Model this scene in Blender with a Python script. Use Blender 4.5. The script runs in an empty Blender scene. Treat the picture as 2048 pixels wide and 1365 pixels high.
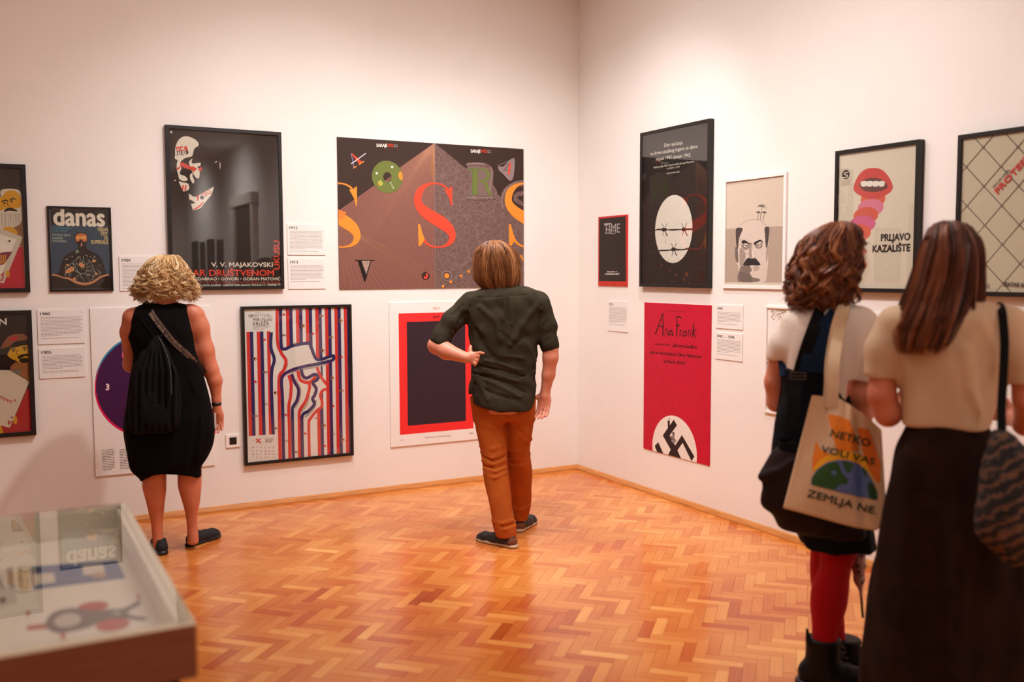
import bpy, bmesh, math, random
import numpy as np
from mathutils import Vector, Matrix
from mathutils.geometry import tessellate_polygon

sc = bpy.context.scene
COL = sc.collection
rnd = random.Random(7)

# ------------------------------------------------------------------ camera
CAM = np.array([-4.2054, -6.6433, 1.64])
YAW, PITCH, ROLL, FPX = math.radians(28.412), math.radians(-4.2067), math.radians(-0.186), 1919.5
_d = np.array([math.sin(YAW)*math.cos(PITCH), math.cos(YAW)*math.cos(PITCH), math.sin(PITCH)])
_r = np.array([math.cos(YAW), -math.sin(YAW), 0.0]); _u = np.cross(_r, _d)
_r2 = math.cos(ROLL)*_r + math.sin(ROLL)*_u
_u2 = -math.sin(ROLL)*_r + math.cos(ROLL)*_u
cd = bpy.data.cameras.new('camera'); cam = bpy.data.objects.new('camera', cd); COL.objects.link(cam)
M = Matrix.Identity(4)
for i in range(3):
    M[i][0] = _r2[i]; M[i][1] = _u2[i]; M[i][2] = -_d[i]; M[i][3] = CAM[i]
cam.matrix_world = M
cd.sensor_fit = 'HORIZONTAL'; cd.sensor_width = 36.0; cd.lens = 36.0*FPX/2048
cd.clip_start = 0.05; cd.clip_end = 60
cd.dof.use_dof = True; cd.dof.focus_distance = 6.2; cd.dof.aperture_fstop = 1.45
sc.camera = cam
sc.view_settings.view_transform = 'Standard'; sc.view_settings.look = 'None'
sc.view_settings.gamma = 1.0; sc.view_settings.exposure = 0.0
sc.view_settings.use_curve_mapping = False
sc.cycles.max_bounces = 8; sc.cycles.diffuse_bounces = 4; sc.cycles.transparent_max_bounces = 12
sc.cycles.caustics_reflective = False; sc.cycles.caustics_refractive = False
sc.cycles.sample_clamp_indirect = 4.0

# ------------------------------------------------------------------ world and lamps
w = bpy.data.worlds.new('world'); sc.world = w; w.use_nodes = True
w.node_tree.nodes['Background'].inputs[0].default_value = (1.0, .72, .5, 1)
w.node_tree.nodes['Background'].inputs[1].default_value = 0.05

def spot(name, loc, target, power, size=120, blend=1.0, radius=.05, color=(1.0, .965, .95)):
    l = bpy.data.lights.new(name, 'SPOT'); l.energy = power; l.color = color
    l.spot_size = math.radians(size); l.spot_blend = blend; l.shadow_soft_size = radius
    o = bpy.data.objects.new(name, l); COL.objects.link(o); o.location = loc
    o.rotation_euler = (Vector(target)-Vector(loc)).to_track_quat('-Z', 'Y').to_euler()
    return o
def area(name, loc, target, power, sx, sy, color=(1.0, .965, .95)):
    l = bpy.data.lights.new(name, 'AREA'); l.shape = 'RECTANGLE'; l.size = sx; l.size_y = sy
    l.energy = power; l.color = color
    o = bpy.data.objects.new(name, l); COL.objects.link(o); o.location = loc
    o.rotation_euler = (Vector(target)-Vector(loc)).to_track_quat('-Z', 'Y').to_euler()
    return o
LK = 1.0
spot('track_spotlight', (-2.3, -2.2, 3.92), (-2.3, 0, .3), 205*LK, 98)
spot('track_spotlight', (-0.9, -2.2, 3.92), (-1.0, 0, .3), 160*LK, 98)
spot('track_spotlight', (-2.2, -1.3, 3.92), (0, -1.2, .3), 150*LK, 98)
spot('track_spotlight', (-2.2, -3.0, 3.92), (0, -3.1, .3), 190*LK, 98)
spot('track_spotlight', (-3.8, -1.9, 3.92), (-4.3, 0, .6), 14*LK, 98)
for yy in (-7.6, -11.6, -15.5):
    spot('track_spotlight', (-1.6, yy, 3.86), (0, yy-.2, 1.7), 460*LK, 130)  # added unseen spots, brighten the rear wall mirrored in the poster glass
area('ceiling_fill', (-2.1, -2.3, 3.95), (-2.1, -2.3, 0), 60*LK, 2.6, 2.6)  # added soft fill without a fixture, evens out the upper walls
area('ceiling_fill', (-3.6, -6.8, 3.95), (-3.6, -6.8, 0), 44*LK, 3.6, 3.6)  # added rear fill, lifts the case and the visitors' backs

# ------------------------------------------------------------------ materials
def lin(c):
    if isinstance(c, str):
        c = c.lstrip('#'); c = [int(c[i:i+2], 16) for i in (0, 2, 4)]
    out = []
    for v in c[:3]:
        v /= 255.0
        out.append(v/12.92 if v <= .04045 else ((v+.055)/1.055)**2.4)
    return tuple(out)+(1.0,)
MATS = {}
def mat(name, color, rough=.6, noise=0.0, nscale=8.0, bump=0.0, bscale=60.0, metal=0.0, spec=.5, sss=0.0,
        stretch=(1, 1, 1), coat=0.0, sheen=0.0):
    if name in MATS: return MATS[name]
    m = bpy.data.materials.new(name); m.use_nodes = True; nt = m.node_tree; N = nt.nodes; L = nt.links
    b = N['Principled BSDF']; c = lin(color)
    b.inputs['Base Color'].default_value = c; b.inputs['Roughness'].default_value = rough
    b.inputs['Metallic'].default_value = metal; b.inputs['Specular IOR Level'].default_value = spec
    b.inputs['Coat Weight'].default_value = coat; b.inputs['Sheen Weight'].default_value = sheen
    if sss:
        b.inputs['Subsurface Weight'].default_value = sss
        b.inputs['Subsurface Radius'].default_value = (1, .25, .1); b.inputs['Subsurface Scale'].default_value = .012
    tc = N.new('ShaderNodeTexCoord'); mp = N.new('ShaderNodeMapping'); mp.inputs['Scale'].default_value = stretch
    L.new(tc.outputs['Object'], mp.inputs['Vector'])
    n = N.new('ShaderNodeTexNoise'); n.inputs['Scale'].default_value = nscale; n.inputs['Detail'].default_value = 4
    L.new(mp.outputs['Vector'], n.inputs['Vector'])
    r = N.new('ShaderNodeValToRGB')
    k = noise if noise else .02
    r.color_ramp.elements[0].position = .3; r.color_ramp.elements[1].position = .7
    r.color_ramp.elements[0].color = tuple(v*(1-k) for v in c[:3])+(1,)
    r.color_ramp.elements[1].color = tuple(min(1, v*(1+k)) for v in c[:3])+(1,)
    L.new(n.outputs['Fac'], r.inputs['Fac']); L.new(r.outputs['Color'], b.inputs['Base Color'])
    if bump:
        n2 = N.new('ShaderNodeTexNoise'); n2.inputs['Scale'].default_value = bscale; n2.inputs['Detail'].default_value = 5
        L.new(mp.outputs['Vector'], n2.inputs['Vector'])
        bp = N.new('ShaderNodeBump'); bp.inputs['Strength'].default_value = bump; bp.inputs['Distance'].default_value = .01
        L.new(n2.outputs['Fac'], bp.inputs['Height']); L.new(bp.outputs['Normal'], b.inputs['Normal'])
    MATS[name] = m
    return m
def ink(color):
    c = color.lstrip('#'); return mat('ink_'+c, color, rough=.55, noise=.02, nscale=40, spec=.25)
def glass_mat(name, ior=1.5, rough=0.0):
    m = bpy.data.materials.new(name); m.use_nodes = True; nt = m.node_tree; N = nt.nodes; L = nt.links
    N.remove(N['Principled BSDF']); out = N['Material Output']
    t = N.new('ShaderNodeBsdfTransparent'); g = N.new('ShaderNodeBsdfGlossy'); g.inputs['Roughness'].default_value = rough
    t.inputs[0].default_value = (.97, .98, .97, 1)
    f = N.new('ShaderNodeFresnel'); f.inputs['IOR'].default_value = ior
    geo = N.new('ShaderNodeNewGeometry'); fl = N.new('ShaderNodeMath'); fl.operation = 'SUBTRACT'; fl.inputs[0].default_value = 1
    ml = N.new('ShaderNodeMath'); ml.operation = 'MULTIPLY'
    L.new(geo.outputs['Backfacing'], fl.inputs[1]); L.new(f.outputs[0], ml.inputs[0]); L.new(fl.outputs[0], ml.inputs[1])
    mx = N.new('ShaderNodeMixShader'); L.new(ml.outputs[0], mx.inputs[0]); L.new(t.outputs[0], mx.inputs[1]); L.new(g.outputs[0], mx.inputs[2])
    L.new(mx.outputs[0], out.inputs['Surface']); MATS[name] = m
    return m
GLASS = glass_mat('picture_glass', 1.95)
CASEGLASS = glass_mat('vitrine_glass', 2.0)
WALLM = mat('wall_paint', '#ece6e0', rough=.75, noise=.025, nscale=1.6, bump=.10, bscale=26, spec=.25)
CEILM = mat('ceiling_paint', '#e8e2da', rough=.9, noise=.02, nscale=2)
BLACKF = mat('black_frame_wood', '#17110e', rough=.42, noise=.2, nscale=30, spec=.4)
WHITEF = mat('white_frame', '#efe9e4', rough=.45, noise=.02)
CARD = mat('card_white', '#e9e4df', rough=.7, noise=.02, nscale=5)
PAPER = mat('paper_white', '#ece7e2', rough=.7, noise=.02, nscale=6)

# ------------------------------------------------------------------ mesh helpers
def link(name, me, parent=None, mats=(), smooth=False):
    for m in mats: me.materials.append(m)
    if smooth:
        me.polygons.foreach_set('use_smooth', [True]*len(me.polygons))
    o = bpy.data.objects.new(name, me); COL.objects.link(o)
    if parent is not None: o.parent = parent
    return o
def frompy(name, V, F, parent=None, mats=(), smooth=False, mi=None):
    me = bpy.data.meshes.new(name); me.from_pydata([tuple(map(float, v)) for v in V], [], F)
    if mi is not None:
        for m in mats: me.materials.append(m)
        me.polygons.foreach_set('material_index', mi); mats = ()
    me.update()
    return link(name, me, parent, mats, smooth)
def bm_obj(name, bm, m, parent=None, smooth=False, bevel=0):
    if bevel:
        bmesh.ops.bevel(bm, geom=[e for e in bm.edges if len(e.link_faces) == 2 and e.calc_face_angle(0) > .6], offset=bevel, segments=2, affect='EDGES', clamp_overlap=True)
    me = bpy.data.meshes.new(name); bm.to_mesh(me); bm.free()
    return link(name, me, parent, (m,) if m else (), smooth)
def add_box(bm, lo, hi):
    x0, y0, z0 = lo; x1, y1, z1 = hi
    v = [bm.verts.new(p) for p in ((x0,y0,z0),(x1,y0,z0),(x1,y1,z0),(x0,y1,z0),(x0,y0,z1),(x1,y0,z1),(x1,y1,z1),(x0,y1,z1))]
    for f in ((3,2,1,0),(4,5,6,7),(0,1,5,4),(1,2,6,5),(2,3,7,6),(3,0,4,7)): bm.faces.new([v[i] for i in f])
def box(name, lo, hi, m, parent=None, bevel=0):
    bm = bmesh.new(); add_box(bm, lo, hi); return bm_obj(name, bm, m, parent, bevel=bevel)
def empty(name, loc, rot=(0, 0, 0), label=None, cat=None, group=None):
    o = bpy.data.objects.new(name, None); COL.objects.link(o); o.location = loc; o.rotation_euler = rot
    o.empty_display_size = .1
    tag(o, label, cat, group); return o
def tag(o, label=None, cat=None, group=None, kind=None):
    if label: o['label'] = label
    if cat: o['category'] = cat
    if group: o['group'] = group
    if kind: o['kind'] = kind
    return o
def ray(x, y): return _d + (x-1024)/FPX*_r2 - (y-682.5)/FPX*_u2
def hit(x, y, ax, val):
    v = ray(x, y); t = (val-CAM[ax])/v[ax]; return CAM+t*v
def catmull(P, n=6, closed=False):
    P = [tuple(map(float, p)) for p in P]; out = []; N = len(P)
    rng = range(N) if closed else range(N-1)
    for i in rng:
        if closed: a, b, c, d = P[i-1], P[i], P[(i+1) % N], P[(i+2) % N]
        else: a, b, c, d = P[max(i-1, 0)], P[i], P[i+1], P[min(i+2, N-1)]
        for k in range(n):
            t = k/n
            out.append(tuple(.5*((2*b[j])+(-a[j]+c[j])*t+(2*a[j]-5*b[j]+4*c[j]-d[j])*t*t+(-a[j]+3*b[j]-3*c[j]+d[j])*t**3) for j in range(len(b))))
    if not closed: out.append(P[-1])
    return out

# ------------------------------------------------------------------ room shell
def wall(name, lo, hi, m=WALLM):
    return tag(box(name, lo, hi, m), kind='structure')
RX, RY, RH = -7.2, -18.0, 4.0
wall('wall_left', (RX-.2, 0, 0), (.2, .2, RH))
wall('wall_right', (0, RY, 0), (.2, 0, RH))
wall('wall_side', (RX-.2, RY, 0), (RX, 0, RH))
wall('wall_rear', (RX-.2, RY-.2, 0), (.2, RY, RH))
wall('ceiling', (RX-.2, RY-.2, RH), (.2, .2, RH+.2), CEILM)
WOODT = mat('baseboard_wood', '#c98646', rough=.35, noise=.25, nscale=6, stretch=(1, 1, 30), coat=.2)
def profile_run(name, pts, along, a, b, fixed):
    # profile pts (out, z); along axis 0 or 1
    V, F = [], []
    for t in (a, b):
        for o, z in pts: V.append((t, -o, z) if along == 0 else (-o, t, z))
    n = len(pts)
    for i in range(n): F.append((i, (i+1) % n, n+(i+1) % n, n+i))
    F += [tuple(range(n))[::-1], tuple(range(n, 2*n))]
    return tag(frompy(name, V, F, None, (WOODT,)), kind='structure')
bp_ = [(0, 0), (.022, 0), (.022, .012), (.018, .022), (.012, .034), (.004, .040), (0, .040)]
profile_run('baseboard_left', bp_, 0, RX, 0, 0)
profile_run('baseboard_right', bp_, 1, -10.6, 0, 0)

# parquet ----------------------------------------------------------
def plank_mat():
    m = bpy.data.materials.new('parquet_wood'); m.use_nodes = True; nt = m.node_tree; N = nt.nodes; L = nt.links
    b = N['Principled BSDF']
    at = N.new('ShaderNodeAttribute'); at.attribute_name = 'tone'
    uv = N.new('ShaderNodeUVMap'); mp = N.new('ShaderNodeMapping'); mp.inputs['Scale'].default_value = (5, 90, 1)
    L.new(uv.outputs[0], mp.inputs['Vector'])
    n = N.new('ShaderNodeTexNoise'); n.inputs['Scale'].default_value = 1.0; n.inputs['Detail'].default_value = 5
    L.new(mp.outputs[0], n.inputs['Vector'])
    ad = N.new('ShaderNodeMath'); ad.operation = 'MULTIPLY_ADD'; ad.inputs[1].default_value = .30
    L.new(n.outputs['Fac'], ad.inputs[0]); L.new(at.outputs['Fac'], ad.inputs[2])
    su = N.new('ShaderNodeMath'); su.operation = 'SUBTRACT'; su.inputs[1].default_value = .15; L.new(ad.outputs[0], su.inputs[0])
    # worn, redder patches of old varnish
    tc = N.new('ShaderNodeNewGeometry')
    n3 = N.new('ShaderNodeTexNoise'); n3.inputs['Scale'].default_value = 1.1; n3.inputs['Detail'].default_value = 3
    L.new(tc.outputs['Position'], n3.inputs['Vector'])
    mr = N.new('ShaderNodeMapRange'); mr.inputs[1].default_value = .35; mr.inputs[2].default_value = .7; mr.inputs[3].default_value = .10; mr.inputs[4].default_value = -.17
    L.new(n3.outputs['Fac'], mr.inputs[0])
    a2 = N.new('ShaderNodeMath'); L.new(su.outputs[0], a2.inputs[0]); L.new(mr.outputs[0], a2.inputs[1])
    r = N.new('ShaderNodeValToRGB'); e = r.color_ramp.elements
    e[0].position = 0; e[0].color = lin('#933815'); e[1].position = 1; e[1].color = lin('#f2b266')
    for p_, c_ in ((.3, '#bd5b24'), (.55, '#d17c38'), (.8, '#e2984f')):
        k = e.new(p_); k.color = lin(c_)
    L.new(a2.outputs[0], r.inputs['Fac']); L.new(r.outputs['Color'], b.inputs['Base Color'])
    n4 = N.new('ShaderNodeTexNoise'); n4.inputs['Scale'].default_value = 3.0; L.new(tc.outputs['Position'], n4.inputs['Vector'])
    m4 = N.new('ShaderNodeMapRange'); m4.inputs[3].default_value = .16; m4.inputs[4].default_value = .30; L.new(n4.outputs['Fac'], m4.inputs[0])
    L.new(m4.outputs[0], b.inputs['Roughness'])
    b.inputs['Specular IOR Level'].default_value = .6
    bp = N.new('ShaderNodeBump'); bp.inputs['Strength'].default_value = .06; bp.inputs['Distance'].default_value = .002
    L.new(n.outputs['Fac'], bp.inputs['Height']); L.new(bp.outputs['Normal'], b.inputs['Normal'])
    return m
PLANK = plank_mat()
floor = tag(box('floor', (RX, RY, -.2), (0, 0, -.009), mat('parquet_joint', '#5a2c16', rough=.6, noise=.2)), kind='structure')
def build_floor():
    W_, n = .0525, 4; L_ = W_*n; g = .0005
    ang = math.radians(-45); ca, sa = math.cos(ang), math.sin(ang)
    def rot(u, v): return (u*ca-v*sa, u*sa+v*ca)
    def clip(P):
        for ax, s, lim in ((0, 1, -.001), (1, 1, -.001), (0, -1, RX), (1, -1, -9.5)):
            out = []
            for i in range(len(P)):
                a, b = P[i-1], P[i]
                ia = s*a[ax] <= s*lim; ib = s*b[ax] <= s*lim
                if ia != ib:
                    t = (lim-a[ax])/(b[ax]-a[ax]); out.append(tuple(a[j]+t*(b[j]-a[j]) for j in range(4)))
                if ib: out.append(b)
            P = out
            if not P: return P
        return P
    planks = []
    R = 150
    ox, oy = 0.012, 0.02
    tone_r = random.Random(3)
    for y in range(-R-60, R+60):
        for x in range(-R-60, R+60):
            t = (x-y) % (2*n)
            if t == 0: w_, h_ = n, 1
            elif t == 2*n-1: w_, h_ = 1, n
            else: continue
            cx, cy = rot((x+w_/2)*W_+ox, (y+h_/2)*W_+oy)
            if cx < RX-.2 or cx > .12 or cy > .12 or cy < -9.7: continue
            planks.append((cx, cy, w_ > 1))
    fw = []
    for p in planks:
        v = np.array([p[0], p[1], 0])-CAM; z = v@_d
        if z > .3:
            X = 1024+FPX*(v@_r2)/z; Y = 682.5-FPX*(v@_u2)/z
            vis = 395 < X < 2040 and Y < 1380 and not (X > 1700 and Y > 1100)
        else: vis = False
        fw.append(z if vis else 99)
    order = sorted(range(len(planks)), key=lambda i: fw[i])
    single = set(i for i in order[:300] if fw[i] < 50)
    # shared meshes for the single planks: twelve tones
    protos = []
    hl, hw = L_/2-g, W_/2-g
    for k in range(14):
        V = [(-hl,-hw,-.012),(hl,-hw,-.012),(hl,hw,-.012),(-hl,hw,-.012),(-hl,-hw,0),(hl,-hw,0),(hl,hw,0),(-hl,hw,0)]
        F = [(3,2,1,0),(4,5,6,7),(0,1,5,4),(1,2,6,5),(2,3,7,6),(3,0,4,7)]
        me = bpy.data.meshes.new('plank'); me.from_pydata(V, [], F)
        uvl = me.uv_layers.new(name='uv')
        for li, lp in enumerate(me.loops):
            v = V[lp.vertex_index]; uvl.data[li].uv = (v[0]+k*3.7, v[1]+k*1.3)
        at = me.attributes.new('tone', 'FLOAT', 'POINT')
        tn = [.3, .4, .46, .5, .52, .55, .57, .6, .62, .65, .7, .77, .85, .58][k]
        for i in range(8): at.data[i].value = tn
        me.materials.append(PLANK); protos.append(me)
    V, F, UV, T = [], [], [], []
    for i, (cx, cy, hor) in enumerate(planks):
        a = ang if hor else ang+math.pi/2
        dz = tone_r.uniform(-.0003, .0003); tx, ty = tone_r.gauss(0, .0022), tone_r.gauss(0, .0022)
        if i in single:
            o = bpy.data.objects.new('plank', protos[tone_r.randrange(14)]); COL.objects.link(o); o.parent = floor
            o.location = (cx, cy, dz); o.rotation_euler = (tx, ty*.3, a)
            continue
        c, s = math.cos(a), math.sin(a); ku = tone_r.uniform(0, 50)
        P = [(cx+u*c-v*s, cy+u*s+v*c, u+ku, v+ku) for u, v in ((-hl,-hw),(hl,-hw),(hl,hw),(-hl,hw))]
        if cx > -.25 or cy > -.25 or cx < RX+.2 or cy < -9.2: P = clip(P)
        if len(P) < 3: continue
        b0 = len(V); k = len(P); tn = min(.95, max(.1, tone_r.gauss(.58, .095)))
        for p in P:
            u, v = p[2]-ku, p[3]-ku
            V.append((p[0], p[1], dz+tx*v-ty*.3*u)); UV.append((p[2], p[3])); T.append(tn)
        for p in P: V.append((p[0], p[1], -.012)); UV.append((p[2], p[3])); T.append(tn)
        F.append(tuple(range(b0, b0+k)))
        for j in range(k): F.append((b0+j, b0+k+j, b0+k+(j+1) % k, b0+(j+1) % k))
    me = bpy.data.meshes.new('parquet_planks'); me.from_pydata(V, [], F)
    uvl = me.uv_layers.new(name='uv'); idx = np.empty(len(me.loops), int); me.loops.foreach_get('vertex_index', idx)
    uvl.data.foreach_set('uv', np.array(UV)[idx].ravel())
    at = me.attributes.new('tone', 'FLOAT', 'POINT'); at.data.foreach_set('value', np.array(T, dtype=np.float32))
    o = link('parquet_planks', me, floor, (PLANK,)); o['kind'] = 'stuff'
    # plain parquet beyond the part of the room in view
    box('parquet_border', (RX, RY, -.012), (0, -9.5, 0), mat('parquet_plain', '#c46a2b', rough=.35, noise=.3, nscale=10), floor)
build_floor()
# ------------------------------------------------------------------ prints on the walls
TXT = {}
def text_mesh(s, bold=0.0, shear=0.0, spacing=1.0):
    k = (s, bold, shear, spacing)
    if k in TXT: return TXT[k]
    c = bpy.data.curves.new('t', 'FONT'); c.body = s; c.offset = bold; c.shear = shear; c.space_character = spacing
    c.resolution_u = 3; c.fill_mode = 'FRONT'
    o = bpy.data.objects.new('t', c); COL.objects.link(o); bpy.context.view_layer.update()
    me = o.to_mesh(); V = [tuple(v.co)[:2] for v in me.vertices]; F = [tuple(p.vertices) for p in me.polygons]
    o.to_mesh_clear(); bpy.data.objects.remove(o); bpy.data.curves.remove(c)
    V = np.array(V) if V else np.zeros((0, 2)); TXT[k] = (V, F); return TXT[k]

class Poster:
    """an object on wall 'L' (y=0) or 'R' (x=0); l,r,t,b in metres along the wall / up"""
    def __init__(s, wall, name, cat, label, rect, depth=.008, frame=0, fm=None, sheet=None, glass=False, group=None, mat_w=0, sheet_name='sheet', tab=None):
        s.wall = wall; l, r, t, b = rect; s.rect = rect; s.depth = depth
        s.c = ((l+r)/2, (t+b)/2); s.hw = abs(r-l)/2; s.hh = (t-b)/2
        s.T = tab or (1, 0, 0)
        if wall == 'L': loc, rot = (s.c[0], 0, s.c[1]), (math.pi/2, 0, 0)
        else: loc, rot = (0, s.c[0], s.c[1]), (math.pi/2, 0, -math.pi/2)
        s.e = empty(name, loc, rot, label, cat, group)
        s.frame = frame
        if frame:
            fw = frame; bm = bmesh.new(); d = depth
            prof = [(0, .001), (0, d), (.0015, d+.001), (fw-.0015, d+.001), (fw, d-.001), (fw, .006)]
            cor = [(-1, -1), (1, -1), (1, 1), (-1, 1)]; rings = []
            for cx, cy in cor:
                rings.append([bm.verts.new((cx*(s.hw-p[0]), cy*(s.hh-p[0]), p[1])) for p in prof])
            for i in range(4):
                A, B = rings[i], rings[(i+1) % 4]
                for j in range(len(prof)):
                    k = (j+1) % len(prof); bm.faces.new((A[j], B[j], B[k], A[k]))
            bm_obj('frame', bm, fm or BLACKF, s.e)
            s.iw, s.ih = s.hw-fw, s.hh-fw
            s.z0 = max(depth-.012, .005)
            box(sheet_name, (-s.iw, -s.ih, .001), (s.iw, s.ih, s.z0), sheet or PAPER, s.e)
            if glass:
                box('glass', (-s.iw, -s.ih, depth-.0055), (s.iw, s.ih, depth-.003), GLASS, s.e)
        else:
            s.iw, s.ih = s.hw, s.hh; s.z0 = depth
            box(sheet_name, (-s.hw, -s.hh, .0005), (s.hw, s.hh, depth), sheet or PAPER, s.e)
        s.n = 0; s.parts = {}
    # pixel of the photograph (or of a crop of it) -> local metres
    def m(s, p):
        k, ox, oy = s.T; x, y = p[0]/k+ox, p[1]/k+oy
        if s.wall == 'L': h = hit(x, y, 1, -s.z0); return (h[0]-s.c[0], h[2]-s.c[1])
        h = hit(x, y, 0, -s.z0); return (-(h[1]-s.c[0]), h[2]-s.c[1])
    def _clip(s, P):
        for ax, sg, lim in ((0, 1, s.iw), (0, -1, -s.iw), (1, 1, s.ih), (1, -1, -s.ih)):
            out = []
            for i in range(len(P)):
                a, b = P[i-1], P[i]; ia = sg*a[ax] <= sg*lim; ib = sg*b[ax] <= sg*lim
                if ia != ib:
                    t = (lim-a[ax])/(b[ax]-a[ax]); out.append((a[0]+t*(b[0]-a[0]), a[1]+t*(b[1]-a[1])))
                if ib: out.append(b)
            P = out
            if len(P) < 3: return []
        return P
    def raw(s, polys, color, part='artwork', keep=False):
        """polys: list of local-metre polygons, one layer"""
        if not keep: s.n += 1
        z = s.z0+.00004+.000015*s.n
        V, F, MI, ML = s.parts.setdefault(part, ([], [], [], []))
        mm = color if not isinstance(color, str) else ink(color)
        if mm not in ML: ML.append(mm)
        mi = ML.index(mm)
        for P in polys:
            P = s._clip(list(P))
            if len(P) < 3: continue
            A = sum(P[i-1][0]*P[i][1]-P[i][0]*P[i-1][1] for i in range(len(P)))
            if abs(A) < 1e-12: continue
            if A < 0: P = P[::-1]
            b0 = len(V); V += [(x, y, z) for x, y in P]; F.append(tuple(range(b0, b0+len(P)))); MI.append(mi)
    def poly(s, pts, color, smooth=0, part='artwork'):
        P = [s.m(p) for p in pts]
        if smooth: P = catmull(P, smooth, True)
        tri = tessellate_polygon([[Vector((x, y, 0)) for x, y in P]])
        s.raw([[P[i] for i in t] for t in tri], color, part)
    def rect_px(s, x0, y0, x1, y1, color, part='artwork'):
        s.poly([(x0, y0), (x1, y0), (x1, y1), (x0, y1)], color, part=part)
    def disc(s, c, r, color, ry=None, n=28, hole=0, part='artwork', mt=False):
        """r in crop pixels unless mt"""
        cx, cy = s.m(c)
        if not mt:
            r_ = abs(s.m((c[0]+r, c[1]))[0]-cx); ry_ = abs(s.m((c[0], c[1]+(ry or r)))[1]-cy)
        else: r_, ry_ = r, ry or r
        P = [(cx+r_*math.cos(2*math.pi*i/n), cy+ry_*math.sin(2*math.pi*i/n)) for i in range(n)]
        if hole:
            Q = [(cx+(x-cx)*hole, cy+(y-cy)*hole) for x, y in P]
            s.raw([[P[i-1], P[i], Q[i], Q[i-1]] for i in range(n)], color, part)
        else: s.raw([P], color, part)
    def stroke(s, pts, color, w=None, n=6, part='artwork', smooth=True):
        """pts (x,y[,halfwidth]) in crop px"""
        if w is not None: pts = [(p[0], p[1], w) for p in pts]
        P = catmull(pts, n) if smooth else pts
        k = abs(s.m((pts[0][0], pts[0][1]+10))[1]-s.m(pts[0])[1])/10
        Q = [s.m(p) for p in P]; L_, R_ = [], []
        for i in range(len(Q)):
            a, b = Q[max(i-1, 0)], Q[min(i+1, len(Q)-1)]; dx, dy = b[0]-a[0], b[1]-a[1]; l = math.hypot(dx, dy) or 1e-9
            h = max(P[i][2], .05)*k; nx, ny = -dy/l*h, dx/l*h
            L_.append((Q[i][0]+nx, Q[i][1]+ny)); R_.append((Q[i][0]-nx, Q[i][1]-ny))
        s.raw([[L_[i], L_[i+1], R_[i+1], R_[i]] for i in range(len(Q)-1)], color, part)
    def line(s, a, b, color, w, part='artwork'): s.stroke([a, b], color, w, 1, part, False)
    def text(s, txt, a, b, h, color, bold=0.0, shear=0.0, spacing=1.0, part='lettering', mirror=False):
        """a,b: baseline ends in crop px, h: cap height px"""
        V, F = text_mesh(txt, 0.0, shear, spacing)
        if not len(V): return
        A = np.array(s.m(a)); B = np.array(s.m(b)); up = abs(s.m((a[0], a[1]-h))[1]-A[1])
        ex = B-A; L_ = np.linalg.norm(ex); ex = ex/L_; ey = np.array([-ex[1], ex[0]])
        x0, x1 = V[:, 0].min(), V[:, 0].max(); o = max(bold, 0)*1.1*up/.73
        s.nt = getattr(s, 'nt', 0)+1; part = part+'|%d' % s.nt
        for dx, dy in (((0, 0),) if o <= 0 else ((o, 0), (-o, 0), (0, o), (0, -o))):
            X = (V[:, 0]-x0)/(x1-x0)*(L_-2*o)+o+dx; Y = V[:, 1]/.73*up+dy
            P = A+X[:, None]*ex+Y[:, None]*ey
            s.raw([[tuple(P[i]) for i in f] for f in F], color, part)
    def words(s, x0, y0, x1, y1, n, color='#8a7f79', seed=1, thick=.33, last=.7, slope=0):
        """n lines of illegibly small print between two corners (crop px)"""
        R = random.Random(seed); a = s.m((x0, y0)); b = s.m((x1, y1)); W_ = b[0]-a[0]; H_ = (a[1]-b[1])/n; Q = []
        for i in range(n):
            y = a[1]-H_*(i+.5); x = a[0]; end = a[0]+W_*((R.uniform(.9, 1)) if i < n-1 else last)
            while x < end:
                wl = min(R.uniform(.6, 3.2)*H_, end-x)
                Q.append([(x, y-H_*thick/2), (x+wl, y-H_*thick/2), (x+wl, y+H_*thick/2), (x, y+H_*thick/2)]); x += wl+H_*.32
        s.raw(Q, color, 'small_print')
    def done(s):
        for part, (V, F, MI, ML) in s.parts.items():
            if not F: continue
            nm = part.split('|')[0]
            if nm != 'artwork':
                o = frompy(nm, V, F, s.e, ML, mi=MI)
                if nm == 'small_print': o['kind'] = 'stuff'
                continue
            # printed figures that stand apart on the sheet become parts of their own
            Va = np.array(V); lo = np.array([Va[list(f)].min(0)[:2] for f in F])-.004; hi = np.array([Va[list(f)].max(0)[:2] for f in F])+.004
            n = len(F); lab = np.full(n, -1); c = 0
            for i in range(n):
                if lab[i] >= 0: continue
                st = [i]; lab[i] = c
                while st:
                    j = st.pop(); k = np.nonzero((lab < 0) & (lo[:, 0] < hi[j, 0]) & (hi[:, 0] > lo[j, 0]) & (lo[:, 1] < hi[j, 1]) & (hi[:, 1] > lo[j, 1]))[0]
                    lab[k] = c; st += list(k)
                c += 1
            for g in range(c):
                idx = np.nonzero(lab == g)[0]; V2, F2, M2 = [], [], []
                for i in idx:
                    b0 = len(V2); V2 += [V[q] for q in F[i]]; F2.append(tuple(range(b0, b0+len(F[i])))); M2.append(MI[i])
                used = sorted(set(M2)); frompy('printed_figure', V2, F2, s.e, [ML[u] for u in used], mi=[used.index(u) for u in M2])
        return s

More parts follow.
